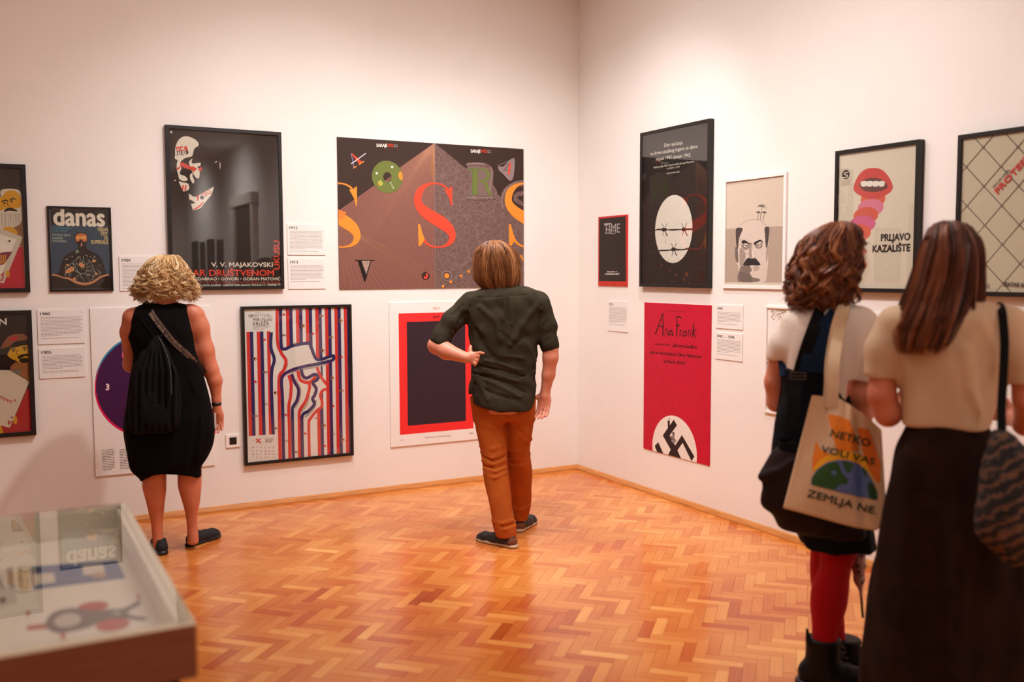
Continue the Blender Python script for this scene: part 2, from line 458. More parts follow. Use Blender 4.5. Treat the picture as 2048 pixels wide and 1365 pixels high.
# ---- museum caption cards
def caption(wall, rect, num, T=None, lines=12, seed=1, label=None, extra=1):
    p = Poster(wall, 'caption_card', 'caption', label, rect, .006, sheet=CARD, group=None, sheet_name='board')
    l, r, t, b = rect; W_ = abs(r-l); H_ = t-b; s = 1 if wall == 'L' else 1
    def loc(fx, fy): return (-p.iw+fx*2*p.iw, p.ih-fy)
    V, F = text_mesh(num)
    hN = .020; x0, x1 = V[:, 0].min(), V[:, 0].max(); k = hN/.73
    X = (V[:, 0]-x0)*k*1.15-p.iw+.016; Y = V[:, 1]*k+p.ih-.034
    [p.raw([[(X[i]+d, Y[i]) for i in f] for f in F], '#191312', 'heading') for d in (-.0008, 0, .0008)]
    R = random.Random(seed); Q = []; y = p.ih-.048; lh = .0088
    def ln(y, frac):
        x = -p.iw+.017; end = p.iw-.012 - R.uniform(0, .015); end = x+(end-x)*frac
        while x < end:
            wl = min(R.uniform(.006, .024), end-x)
            Q.append([(x, y-.0014), (x+wl, y-.0014), (x+wl, y+.0014), (x, y+.0014)]); x += wl+.003
    for i in range(lines): ln(y, 1 if i < lines-1 else .5); y -= lh
    y -= lh*.8
    for i in range(extra): ln(y, .9); y -= lh
    p.raw(Q, '#8f847e', 'small_print'); return p.done()
caption('L', (-3.964, -3.698, 1.404, 1.190), '1900', lines=14, seed=1, label='white caption card headed 1900, left of the purple disc poster')
caption('L', (-3.964, -3.700, 1.163, .975), '1905', lines=10, seed=2, extra=2, label='white caption card headed 1905, directly under the 1900 card')
caption('L', (-3.480, -3.213, 1.738, 1.516), '1901', lines=17, seed=3, label='white caption card headed 1901, right of the small dark blue magazine cover')
caption('L', (-2.386, -2.118, 1.966, 1.753), '1912', lines=15, seed=4, label='white caption card headed 1912, upper of two right of the tall black poster')
caption('L', (-2.386, -2.119, 1.727, 1.515), '1913', lines=12, seed=5, label='white caption card headed 1913, lower of two right of the tall black poster')
caption('R', (-.447, -.714, 1.401, 1.171), '1933', lines=14, seed=6, label='white caption card headed 1933, under the small red-edged black print')
caption('R', (-1.711, -1.971, 1.411, 1.257), '1941', lines=8, seed=7, label='white caption card headed 1941, upper of two beside the red poster')
caption('R', (-1.711, -1.971, 1.229, 1.053), '1942 — 1944', lines=10, seed=8, label='white caption card headed 1942 to 1944, lower of two beside the red poster')
caption('R', (-2.385, -2.655, 1.745, 1.520), '1948', lines=14, seed=9, label='white caption card behind the curly-haired woman, right of the moustached portrait')

# ---- poster: bearded man with playing card (left edge of the photo)
p = Poster('L', 'framed_poster', 'poster', 'black-framed poster of a yellow-faced bearded man with a playing card, cut by left edge', (-4.56, -3.997, 2.294, 1.516), .032, .026, sheet=ink('#d9cbb8'), glass=True, tab=(4.267, 0, 300))
p.poly([(-760, 150), (185, 158), (192, 820), (-760, 780)], '#2c2420')
p.poly([(-760, 760), (198, 830), (216, 1182), (-760, 1190)], '#c01a30')
p.poly([(120, 610), (190, 590), (198, 835), (110, 800)], '#8a6038')
p.poly([(0, 420), (5, 350), (60, 332), (150, 340), (180, 380), (190, 520), (180, 620), (120, 660), (40, 690), (-60, 680), (-150, 560), (-90, 380)], '#d8cdb8', 5)
p.poly([(10, 400), (60, 352), (130, 352), (175, 400), (182, 470), (150, 500), (60, 500), (5, 520), (-60, 510), (-80, 420)], '#d89a1c', 5)
p.stroke([(10, 445, 3), (45, 430, 6), (75, 440, 3)], '#1b1310'); p.stroke([(80, 430, 3), (110, 415, 6), (135, 425, 3)], '#1b1310')
p.disc((38, 455), 9, '#1b1310'); p.disc((100, 440), 9, '#1b1310')
p.stroke([(62, 440, 3), (66, 470, 4), (80, 482, 3)], '#8a5a10')
p.poly([(35, 520), (60, 498), (100, 495), (140, 512), (150, 525), (110, 522), (70, 520), (40, 532)], '#1b1310', 4)
for i in range(14):
    R = random.Random(i); x = 10+i*12
    p.stroke([(x, 540, 1.5), (x+R.uniform(-10, 10), 590, 1.5), (x+R.uniform(-12, 12), 650, 1)], '#8f8675')
p.poly([(20, 680), (60, 655), (120, 670), (150, 720), (60, 720)], '#d89a1c', 4)
p.poly([(-120, 650), (0, 668), (195, 745), (32, 1140), (0, 1135), (-200, 1060)], '#cfc3ae')
p.poly([(-90, 700), (0, 720), (140, 765), (0, 1090), (-140, 1040)], '#efe6d6')
p.poly([(0, 880), (60, 870), (105, 870), (40, 975), (0, 985)], '#7a1f3a')
for k in range(3): p.poly([(8+k*18, 900), (18+k*18, 895), (14+k*16, 970), (4+k*16, 975)], '#d89a1c')
p.disc((60, 830), 30, '#f2ead9'); p.disc((15, 820), 26, '#f2ead9'); p.poly([(60, 780), (92, 765), (85, 790)], '#1b1310')
p.disc((66, 1060), 18, '#d89a1c', 30)
p.stroke([(5, 1070, 5), (25, 1065, 5), (18, 1110, 5), (0, 1112, 5)], '#c01a30'); p.disc((30, 1052), 7, '#c01a30')
p.done()
# ---- poster: man with beret
p = Poster('L', 'framed_poster', 'poster', 'black-framed poster of a yellow-faced man in a beret holding an ace, lower left', (-4.56, -3.996, 1.405, .627), .032, .026, sheet=ink('#d9cbb8'), glass=True, tab=(3.591, 0, 600))
p.poly([(-640, 108), (200, 105), (212, 640), (-640, 640)], '#150f0e')
p.poly([(-640, 640), (214, 640), (232, 948), (-640, 1000)], '#b01728')
p.text('N', (-8, 180), (50, 178), 47, '#e6ddcf', .03)
p.poly([(90, 300), (185, 300), (204, 380), (206, 470), (130, 450), (60, 400)], '#150f0e')
p.poly([(60, 380), (95, 330), (150, 320), (204, 330), (206, 400), (204, 450), (165, 470), (120, 440), (85, 425), (55, 400)], '#d39d1d', 4)
p.poly([(5, 352), (30, 300), (75, 255), (150, 245), (198, 262), (203, 285), (150, 292), (100, 305), (70, 335), (30, 348)], '#8a5234', 4)
p.poly([(68, 280), (90, 268), (128, 262), (124, 285), (100, 292), (75, 298)], '#c4182c')
p.poly([(70, 345), (100, 310), (150, 305), (204, 300), (204, 325), (160, 330), (100, 345)], '#150f0e')
p.stroke([(78, 362, 2), (98, 352, 4), (112, 360, 2)], '#150f0e'); p.stroke([(155, 350, 2), (178, 340, 4), (196, 348, 2)], '#150f0e')
p.disc((98, 368), 7, '#150f0e'); p.disc((176, 358), 7, '#150f0e'); p.stroke([(130, 355, 2), (118, 385, 3), (135, 395, 2)], '#7a4a10')
p.poly([(125, 412), (150, 395), (200, 388), (204, 400), (170, 408), (140, 425)], '#150f0e', 3)
p.poly([(135, 430), (175, 418), (204, 425), (200, 450), (160, 458)], '#150f0e', 3)
p.poly([(75, 480), (110, 450), (205, 455), (210, 590), (120, 560), (75, 520)], '#9b6236')
p.poly([(75, 505), (150, 500), (145, 545), (80, 525)], '#7c7460')
p.poly([(-160, 500), (70, 505), (213, 590), (72, 920), (-190, 850)], '#d9cdb6')
p.stroke([(-160, 500, 1.5), (70, 505, 1.5), (213, 590, 1.5), (72, 920, 1.5)], '#4a3a30', smooth=False)
p.text('E=mc', (-60, 690), (86, 745), 30, '#b51a2c', .02); p.text('²', (88, 740), (108, 746), 30, '#b51a2c', .02)
p.text('A', (90, 872), (55, 862), 34, '#b51a2c', .03); p.disc((85, 845), 9, '#8a8074')
p.disc((110, 865), 14, '#d39d1d', 30); p.poly([(-60, 900), (10, 905), (25, 960), (-60, 975)], '#d39d1d')
p.done()
# ---- magazine cover danas
p = Poster('L', 'magazine_cover', 'poster', 'small black-edged magazine cover with a shadowy figure on deep blue', (-3.888, -3.520, 2.048, 1.517), .014, .013, sheet=ink('#29455a'), glass=True, tab=(4.267, 0, 300))
p.poly([(425, 495), (938, 512), (942, 648), (430, 640)], '#16181d')
p.text('danas', (455, 640), (898, 652), 165, '#eadfce', .026)
p.text('DRUSTAVA RADA', (442, 672), (615, 678), 18, '#4b8a96', .01); p.text('K NE ŠTRAJK', (443, 696), (580, 700), 18, '#4b8a96', .01)
p.text('OSTAVKA ZBOG', (443, 732), (602, 738), 18, '#b9c4b0', .01); p.text('KRLEŽINE', (445, 760), (536, 763), 18, '#b9c4b0', .01); p.text('OSTAVŠTINE', (445, 788), (567, 790), 18, '#b9c4b0', .01)
p.text('TESLIN', (830, 693), (921, 695), 30, '#eccf8a', .014); p.text('ŠTIT', (861, 730), (921, 731), 30, '#eccf8a', .014)
p.text('ZA', (888, 766), (922, 767), 30, '#eccf8a', .014); p.text('SUPERSILE', (777, 800), (924, 803), 31, '#eccf8a', .014)
p.poly([(500, 1050), (530, 950), (570, 890), (640, 860), (665, 830), (650, 790), (636, 760), (650, 715), (690, 705), (735, 718), (748, 760), (740, 800), (735, 840), (790, 870), (850, 910), (885, 980), (910, 1060), (935, 1085), (938, 1190), (430, 1190), (440, 1070)], '#100c0d', 3)
p.poly([(648, 730), (690, 712), (735, 728), (740, 775), (715, 785), (690, 765), (665, 785), (646, 770)], '#c9733a', 4)
p.poly([(655, 735), (690, 740), (730, 735), (728, 765), (692, 755), (658, 768)], '#e8a85a', 3)
p.poly([(692, 790), (700, 792), (702, 815), (692, 830), (688, 815)], '#c08a70')
p.poly([(645, 862), (662, 850), (682, 880), (668, 870), (650, 890)], '#8a9a86')
R = random.Random(5)
D = []
for i in range(150):
    x = R.uniform(550, 865); y = R.uniform(900, 1120)
    if (abs(x-705)/180)**2+(abs(y-1010)/130)**2 < 1: p.disc((x, y), R.uniform(2, 4.2), '#d9d4c4', n=6)
for a, b in (((590, 985), (680, 915)), ((620, 960), (720, 1120)), ((715, 905), (705, 960)), ((730, 975), (810, 945)), ((780, 970), (820, 1060)), ((640, 1040), (800, 1080)), ((650, 1080), (790, 1020)), ((560, 1050), (650, 1020))):
    p.line(a, b, '#8fa6a2', 2)
for x, y, r in ((590, 1030, 20), (612, 1018, 20), (570, 1040, 14), (690, 980, 18), (706, 990, 16), (800, 948, 13), (575, 985, 11), (820, 1058, 12), (635, 1100, 12)):
    p.disc((x, y), r, '#e0a868', n=14); p.disc((x, y), r*.45, '#c8602c', n=10)
p.stroke([(440, 1068, 8), (480, 1070, 7), (530, 1088, 6), (590, 1100, 9), (650, 1130, 11), (720, 1145, 12), (790, 1130, 10), (860, 1085, 8), (930, 1065, 8)], '#c98a62')
p.stroke([(440, 500, 1.5), (935, 515, 1.5), (950, 1188, 1.5), (440, 1188, 1.5), (425, 500, 1.5)], '#9a948c', smooth=False)
p.done()
# ---- purple disc poster
p = Poster('L', 'poster_board', 'poster', 'white poster board with a large purple disc, behind the blonde woman', (-3.663, -2.915, 1.408, .325), .010, tab=(3.591, 0, 600), sheet_name='board')
for dx, dy, c in ((-.006, .010, '#2c86b0'), (-.008, -.012, '#d81a55'), (0, 0, '#431746')):
    cx, cy = p.m((1085, 612)); cx += dx; cy += dy
    p.raw([[(cx+.333*math.cos(a*math.pi/36), cy+.333*math.sin(a*math.pi/36)) for a in range(72)]], c)
for t_, a, b, h in (('A', (880, 412), (912, 398), 34), ('J', (912, 420), (925, 450), 34), ('M', (928, 465), (960, 480), 36)):
    p.text(t_, (a[0]-4, a[1]+4), (b[0]-4, b[1]+4), h, '#d81a55', .02); p.text(t_, a, b, h, '#eceae6', .02)
p.text('3', (760, 652), (786, 652), 46, '#d81a55', .03); p.text('3', (758, 648), (784, 648), 46, '#eceae6', .03)
p.words(730, 1075, 830, 1222, 13, '#6b605a', 3); p.words(858, 1072, 960, 1212, 13, '#6b605a', 4); p.words(1000, 1065, 1110, 1205, 13, '#6b605a', 5)
p.done()
# ---- tall black poster
p = Poster('L', 'framed_poster', 'poster', 'tall black-framed poster with a stencilled white face top left and red Cyrillic lettering', (-3.179, -2.421, 2.591, 1.517), .032, .024, sheet=ink('#241a15'), glass=True, tab=(3.689, 320, 230))
WH, RD, DK = '#e4d8c8', '#d5412f', '#1c1715'
p.poly([(112, 300), (112, 250), (125, 205), (150, 172), (190, 157), (240, 170), (280, 200), (284, 228), (262, 240), (248, 262), (240, 300), (215, 312), (185, 318), (160, 338), (150, 350), (150, 380), (158, 392), (148, 420), (150, 440), (185, 452), (205, 478), (185, 488), (160, 485), (140, 470), (134, 440), (124, 405), (124, 360), (130, 335), (108, 322)], WH, 2)
p.poly([(215, 345), (240, 322), (232, 350), (250, 360), (298, 352), (296, 375), (275, 385), (292, 405), (290, 460), (270, 468), (240, 425), (222, 380)], WH, 2)
p.poly([(222, 440), (240, 430), (240, 455), (252, 480), (250, 505), (238, 500), (222, 470)], WH, 2)
p.poly([(138, 490), (165, 498), (190, 500), (212, 515), (215, 545), (200, 558), (172, 565), (155, 530)], WH, 2)
p.poly([(148, 352), (165, 350), (240, 385), (238, 372), (275, 400), (240, 425), (238, 408), (190, 395), (150, 375)], RD)
p.poly([(300, 378), (304, 392), (318, 390), (305, 402), (310, 418), (296, 410), (280, 418), (288, 402), (276, 390), (292, 392)], RD)
p.poly([(124, 392), (150, 380), (148, 395), (126, 410)], RD); p.poly([(165, 520), (175, 518), (172, 560), (160, 552)], RD); p.poly([(184, 518), (196, 520), (192, 560), (180, 562)], RD)
p.text('ЛЕФ', (122, 300), (217, 290), 62, RD, .02)
p.poly([(120, 268), (221, 262), (217, 292), (118, 302)], WH); p.text('ЛЕФ', (122, 300), (217, 290), 30, DK, .02)
p.poly([(213, 580), (240, 600), (262, 606), (400, 528), (380, 590), (320, 660), (300, 688), (245, 706), (228, 658), (262, 650), (235, 630), (215, 622)], WH)
p.text('ПРО', (318, 615), (384, 578), 32, RD, .02); p.poly([(272, 598), (290, 590), (284, 632), (272, 636)], RD)
p.stroke([(245, 700, 4), (290, 675, 7), (320, 640, 4)], RD); p.disc((310, 610), 15, DK)
p.stroke([(440, 345, 1), (444, 375, 3), (440, 400, 1)], WH); p.stroke([(402, 355, 1), (415, 345, 3), (420, 348, 1)], WH); p.stroke([(107, 492, 1), (110, 482, 3), (118, 484, 1)], WH)
p.disc((82, 127), 9, '#d8cfc2')
p.text('V. V. MAJAKOVSKI', (378, 1121), (832, 1121), 34, WH, .02)
p.text('ŠAMAR DRUŠTVENOM', (92, 1188), (842, 1188), 48, RD, .028)
p.text('UKUSU', (882, 1142), (880, 928), 44, RD, .025)
p.text('STIHOVE ODABRAO I GOVORI • GORAN MATOVIĆ', (96, 1221), (890, 1221), 23, WH, .018)
p.text('SURADNICI: TONKO LONZA, ZLATKO BOUREK I ARSEN DEDIĆ', (200, 1243), (888, 1243), 15, '#a8382c', .014)
p.text('CENTAR ZA KULTURU NOVI ZAGREB - NASELJE FEBRUARSKIH ŽRTAVA 12 -', (96, 1266), (786, 1264), 17, WH, .008)
p.text("TEATAR '77", (792, 1264), (890, 1263), 18, WH, .03)
p.done()
# ---- striped festival poster
p = Poster('L', 'framed_poster', 'poster', 'black-framed poster of red and blue stripes bending into a hatted profile', (-2.720, -1.938, 1.401, .303), .032, .021, glass=True, tab=(3.792, 470, 590))
RS, BS, WS = '#dd3a34', '#352c62', '#e9e1da'
s0 = p.m((309, 105))[0]; per = (p.m((835, 104))[0]-s0)/7.15
top, bot = p.ih, -p.ih
ytop = p.m((0, 285))[1]; yb = p.m((200, 1065))[1]
hatY = p.m((450, 400))[1]
Rr, Bb = [], []
def strip(x, w_, y0, y1): return [(x, y0), (x+w_, y0), (x+w_, y1), (x, y1)]
for i in range(8):
    x = s0+i*per; w3 = per/3
    lo_ = bot if i >= 4 else hatY
    if i == 0: continue
    Rr.append(strip(x, w3, lo_, top))
    Bb.append(strip(x+w3, w3, lo_, top))
for i in range(3):
    x = p.m((86, 285))[0]+i*per; w3 = per/3
    Rr.append(strip(x, w3, yb, ytop))
    if i < 2: Bb.append(strip(x+w3, w3, yb, ytop))
p.raw(Rr, RS); p.raw(Bb, BS)
p.poly([(360, 425), (440, 390), (555, 365), (580, 380), (615, 480), (660, 485), (745, 460), (750, 490), (650, 520), (650, 600), (705, 690), (700, 712), (662, 735), (650, 765), (660, 810), (655, 855), (620, 885), (575, 940), (560, 990), (560, 1250), (380, 1250), (360, 800), (345, 640)], WS)
GRY = '#b3a79f'
for pts in ([(455, 640, 10), (490, 720, 12), (480, 800, 12), (450, 860, 10)], [(560, 760, 12), (540, 830, 12), (500, 890, 8)], [(615, 800, 8), (590, 870, 10), (530, 930, 8)], [(385, 500, 8), (395, 530, 7), (380, 570, 8)], [(400, 595, 8), (500, 570, 7), (600, 550, 7), (700, 520, 8)]):
    p.stroke(pts, GRY)
p.stroke([(275, 285), (272, 400), (298, 490), (280, 570), (276, 700), (290, 1060)], BS, 12.5)
p.stroke([(408, 610), (426, 680), (420, 780), (408, 850), (412, 1000), (416, 1245)], RS, 12)
p.stroke([(430, 600), (450, 660), (482, 720), (470, 800), (440, 850), (435, 900), (442, 1242)], BS, 12)
p.stroke([(478, 575), (492, 640), (535, 664), (575, 660), (612, 620)], RS, 13)
p.stroke([(556, 660), (566, 700), (546, 780), (522, 830), (490, 885), (488, 1000), (490, 1238)], RS, 12)
p.stroke([(502, 565), (515, 615), (545, 632), (600, 605), (632, 620), (622, 645), (590, 668), (616, 712), (605, 760), (588, 790), (602, 830), (560, 880), (512, 915), (508, 1010), (513, 1236)], BS, 12.5)
p.stroke([(622, 550), (650, 620), (702, 690), (696, 712), (660, 730), (648, 770), (660, 810), (655, 852), (620, 880), (572, 940), (560, 985), (564, 1230)], RS, 11)
p.stroke([(320, 100), (322, 350), (350, 440), (386, 500), (370, 570), (336, 625), (335, 800), (342, 1250)], RS, 12.5)
p.stroke([(345, 100), (350, 375), (376, 412), (440, 386), (556, 368), (578, 400), (612, 482), (655, 490), (738, 463), (748, 478), (735, 498), (640, 522), (520, 545), (430, 572), (370, 608), (352, 660), (360, 800), (368, 1248)], BS, 12.5)
p.text('10', (104, 172), (133, 172), 26, '#2b2422', .02)
p.text('FESTIVAL', (136, 172), (277, 170), 27, '#9a8f88', .004); p.text('MIROSLAV', (136, 203), (284, 200), 27, '#4a403c', .004); p.text('KRLEŽA', (138, 234), (258, 231), 27, '#3a302c', .01)
p.words(138, 238, 262, 264, 3, '#8f847e', 9); p.words(150, 133, 220, 139, 1, '#8f847e', 9)
def star(c, r, col):
    P = []
    for i in range(10):
        a = math.pi/2+i*math.pi/5; q = r if i % 2 == 0 else r*.42; P.append((c[0]+q*math.cos(a), c[1]-q*math.sin(a)))
    p.poly(P, col)
for c in ((370, 150), (592, 295), (225, 340), (155, 660), (385, 912), (533, 1052), (680, 1147), (745, 845), (808, 472)): star(c, 15, '#d8352c')
for c in ((656, 160), (372, 307), (728, 323), (230, 587), (158, 920), (310, 1013), (463, 1192), (808, 727)):
    p.disc((c[0]-9, c[1]), 9, '#8a6a5a'); p.disc((c[0]+9, c[1]), 9, '#c9a08c'); p.disc(c, 4, '#2b2422')
for c in ((518, 236), (803, 197), (666, 424), (152, 486), (308, 744), (740, 632), (676, 993), (818, 1102)):
    p.disc(c, 14, '#e0a070'); p.disc((c[0]-3, c[1]), 9, '#2b2422'); p.disc((c[0]+3, c[1]+3), 4, '#e9e1da')
for c in ((450, 368), (237, 830), (391, 1107), (748, 1056), (612, 935)):
    for a, b in ((-5, -5), (5, -5), (-5, 5), (5, 5), (0, 0)): p.disc((c[0]+a, c[1]+b), 3, '#a86a5e', n=8)
p.stroke([(160, 1090, 3), (178, 1108, 4), (198, 1125, 3)], RS); p.stroke([(195, 1088, 3), (178, 1106, 4), (160, 1122, 3)], RS)
for j, y in enumerate((1158, 1185, 1208, 1232)):
    for i in range(6):
        x = 130+i*31; p.words(x, y-4, x+random.Random(i*7+j).uniform(8, 22), y+4, 2 if i % 2 else 1, '#6b605a' if (i+j) % 5 else '#d8352c', i+j)
p.words(130, 1103, 158, 1108, 1, '#8f847e', 3); p.words(230, 1090, 296, 1118, 3, '#8f847e', 6)
p.done()
# ---- wide brown poster with big serif letters
BR, MV, OR_, RD2, GR = '#38271f', '#7b5047', '#f08c30', '#e5472f', '#687236'
p = Poster('L', 'poster_board', 'poster', 'wide dark brown poster board with big red and orange letters S, unframed', (-2.018, -.509, 2.587, 1.511), .010, sheet=ink(BR), tab=(4.015, 660, 260), sheet_name='board')
def lace_mat():
    m = bpy.data.materials.new('lace_print'); m.use_nodes = True; nt = m.node_tree; N = nt.nodes; L = nt.links; b = N['Principled BSDF']
    b.inputs['Roughness'].default_value = .6; b.inputs['Specular IOR Level'].default_value = .25
    tc = N.new('ShaderNodeTexCoord'); sep = N.new('ShaderNodeSeparateXYZ'); L.new(tc.outputs['Object'], sep.inputs[0])
    # small motifs near the apex, larger ones towards the bottom
    mr = N.new('ShaderNodeMapRange'); mr.inputs[1].default_value = -.53; mr.inputs[2].default_value = .5; mr.inputs[3].default_value = 26; mr.inputs[4].default_value = 85
    L.new(sep.outputs[1], mr.inputs[0])
    v = N.new('ShaderNodeTexVoronoi'); v.feature = 'F1'; v.inputs['Scale'].default_value = 46; v.inputs['Randomness'].default_value = .55
    L.new(tc.outputs['Object'], v.inputs['Vector'])
    ms = N.new('ShaderNodeMath'); ms.operation = 'MULTIPLY'; ms.inputs[1].default_value = 46; L.new(v.outputs['Distance'], ms.inputs[0])
    sn = N.new('ShaderNodeMath'); sn.operation = 'SINE'; L.new(ms.outputs[0], sn.inputs[0])
    v2 = N.new('ShaderNodeTexVoronoi'); v2.feature = 'DISTANCE_TO_EDGE'; v2.inputs['Scale'].default_value = 22; v2.inputs['Randomness'].default_value = 1.0
    L.new(tc.outputs['Object'], v2.inputs['Vector'])
    lt = N.new('ShaderNodeMath'); lt.operation = 'LESS_THAN'; lt.inputs[1].default_value = .055; L.new(v2.outputs[0], lt.inputs[0])
    ad = N.new('ShaderNodeMath'); ad.operation = 'MULTIPLY_ADD'; ad.inputs[1].default_value = .45; L.new(lt.outputs[0], ad.inputs[0]); L.new(sn.outputs[0], ad.inputs[2])
    r = N.new('ShaderNodeValToRGB'); r.color_ramp.elements[0].position = .0; r.color_ramp.elements[0].color = lin('#57392f'); r.color_ramp.elements[1].position = 1; r.color_ramp.elements[1].color = lin('#93807c')
    k = r.color_ramp.elements.new(.55); k.color = lin('#6b4b44')
    L.new(ad.outputs[0], r.inputs['Fac']); L.new(r.outputs['Color'], b.inputs['Base Color'])
    return m
LACE = lace_mat(); MATS['lace'] = LACE
AP = (840, 105)
def polym(p, pts, m, smooth=0):
    P = [p.m(q) for q in pts]
    if smooth: P = catmull(P, smooth, True)
    tri = tessellate_polygon([[Vector((x, y, 0)) for x, y in P]]); p.raw([[P[i] for i in t] for t in tri], m)
p.poly([AP, (843, 1290), (60, 1290), (60, 655)], MV)
polym(p, [AP, (1560, 690), (1560, 1275), (843, 1290)], LACE)
for i in range(52):
    d = 8+i/51*(635+783-8)
    e_ = (60, 655+d) if d < 635 else (60+d-635, 1290)
    p.line(AP, e_, '#a7775f', .9)
for i in range(22): p.line((60, 745), (75+i*50, 1290), '#a7775f', .8)
for i in range(9): p.line((60, 745), (850, 1290-i*9-(i*i)*1.5), '#a7775f', .7)
for i in range(16): p.line(AP, (800+i*2.6, 330+i*8), '#b07a52', .7)
p.line(AP, (843, 1290), '#8d7a74', 1.5)
# lace rims of the right-hand letters
def rim(pts, w_, sm=True): p.stroke(pts, LACE, w_, 6, smooth=sm)
# green disc O
cx = (460, 378)
p.disc(cx, 122, GR, 130, n=48); p.disc((460, 378), 34, '#38271f', 38); p.poly([(435, 412), (490, 372), (494, 385), (470, 415)], MV)
p.disc((375, 349), 9, '#e9e1d2'); p.disc((498, 298), 9, '#e9e1d2'); p.disc((487, 426), 5, '#e9e1d2'); p.disc((497, 446), 5, '#e9e1d2'); p.disc((507, 465), 5, '#e9e1d2')
p.poly([(570, 335), (578, 350), (583, 375), (580, 402), (560, 395), (548, 368), (553, 345)], OR_, 3)
p.disc((405, 427), 20, '#9fae45', 23); p.disc((392, 437), 9, '#d8792c'); p.disc((421, 410), 6, BR)
# slanted A
p.poly([(166, 188), (182, 192), (262, 262), (236, 276)], RD2); p.line((170, 190), (192, 300), '#8f83a8', 3)
p.line((170, 273), (287, 188), '#e0dbe2', 3); p.line((186, 308), (214, 291), OR_, 4); p.line((230, 280), (272, 252), OR_, 4)
# letters S
def bigS(dx, col, wcol=None, full=True):
    p.stroke([(958+dx, 508, 10), (938+dx, 470, 8), (900+dx, 443, 7), (850+dx, 430, 6), (800+dx, 434, 9), (752+dx, 458, 18), (716+dx, 500, 29), (703+dx, 555, 31), (716+dx, 608, 36), (762+dx, 660, 44), (830+dx, 705, 48), (900+dx, 748, 50), (955+dx, 795, 42), (981+dx, 850, 31), (968+dx, 897, 22), (930+dx, 928, 11), (880+dx, 941, 6), (825+dx, 937, 7), (775+dx, 912, 9), (745+dx, 870, 11)], col, n=8)
    p.poly([(918+dx, 480), (950+dx, 478), (972+dx, 455), (980+dx, 455), (981+dx, 612), (974+dx, 612), (955+dx, 545)], col)
    p.poly([(707+dx, 757), (722+dx, 757), (738+dx, 820), (760+dx, 880), (745+dx, 905), (726+dx, 932), (710+dx, 933)], wcol or col)
bigS(0, RD2, OR_)
bigS(-765, OR_)
p.poly([(66, 640), (130, 662), (100, 720), (66, 712)], '#ee7a35')
rim([(1553, 430), (1480, 440), (1410, 490), (1385, 560), (1395, 650)], 22)
for i in range(26):
    t = i/25; a = 1.5+t*1.9; x = 1553+math.cos(a)*175; y = 575-math.sin(a)*165
    p.disc((x, y), 6, '#8c7b78', n=5)
rim([(1553, 510), (1500, 520), (1490, 560), (1553, 600)], 18)
bigS(728, OR_)
# letter R
rim([(1100, 285), (1230, 285), (1290, 330), (1290, 440), (1320, 530), (1110, 535), (1140, 420), (1105, 300)], 22)
p.poly([(1100, 290), (1250, 300), (1300, 380), (1300, 530), (1110, 530), (1140, 400)], '#75605a')
for i in range(22):
    t = i/22
    for x, y in ((1092+t*150, 280-10*math.sin(t*3)), (1290+10*math.sin(t*6), 300+t*230), (1100+t*220, 545)): p.disc((x, y), 5, '#93827f', n=5)
p.poly([(1110, 308), (1190, 308), (1190, 322), (1185, 330), (1185, 508), (1195, 522), (1130, 522), (1138, 508), (1140, 330), (1110, 320)], '#5d6b3a')
p.poly([(1148, 312), (1183, 312), (1183, 518), (1148, 518)], GR)
p.stroke([(1190, 318, 5), (1235, 318, 8), (1268, 340, 15), (1268, 375, 15), (1240, 405, 8), (1195, 412, 5)], GR)
p.stroke([(1215, 412, 8), (1250, 430, 14), (1262, 480, 15), (1285, 518, 9), (1310, 520, 3)], GR)
# letter A in lace on the right
p.poly([(1450, 235), (1482, 240), (1470, 380), (1440, 408), (1395, 360), (1350, 315), (1355, 290), (1390, 295)], '#8a7774', 3)
for i in range(9): p.disc((1350+i*12, 285-i*5), 4, '#a09390', n=5); p.disc((1478-i*1, 245+i*15), 4, '#a09390', n=5); p.disc((1358+i*11, 325+i*10), 4, '#a09390', n=5)
p.poly([(1425, 355), (1437, 270), (1452, 262), (1440, 362)], RD2); p.line((1390, 335), (1440, 268), '#5d4a48', 3); p.line((1400, 318), (1440, 330), '#5d4a48', 3)
# V, J, orange disc, flags
p.poly([(198, 1044), (357, 1044), (357, 1050), (330, 1050), (283, 1217), (276, 1217), (222, 1050), (198, 1050)], '#16110f')
p.poly([(252, 1052), (322, 1052), (290, 1162)], '#a98d80')
R = random.Random(3)
for i in range(34):
    x = R.uniform(256, 318); y = R.uniform(1054, 1150)
    if abs(x-288) < (1162-y)*.3: p.disc((x, y), 2.4, '#3a2620', n=5)
p.disc((767, 1172), 30, '#16110f'); p.disc((767, 1172), 24, '#3a2620'); p.stroke([(776, 1152, 8), (776, 1180, 8), (765, 1190, 8), (753, 1180, 7)], RD2)
for i in range(20):
    a = i*math.pi/10; p.disc((936+38*math.cos(a), 1172+38*math.sin(a)), 6, '#93827f', n=5)
p.disc((936, 1172), 32, '#5a4340'); p.disc((936, 1172), 20, OR_)
p.line((880, 1262), (1300, 1010), '#9c8b86', 1.2); p.line((960, 1140), (1250, 985), '#9c8b86', 1.2)
for i in range(9):
    x = 905+i*72-(i % 2)*10; y = 1262-i*42+(i % 2)*6
    if x < 1250: p.poly([(x-13, y-8), (x+13, y-18), (x+4, y+16)], OR_)
p.poly([(1530, 1000), (1548, 1030), (1550, 1060), (1524, 1015)], OR_)
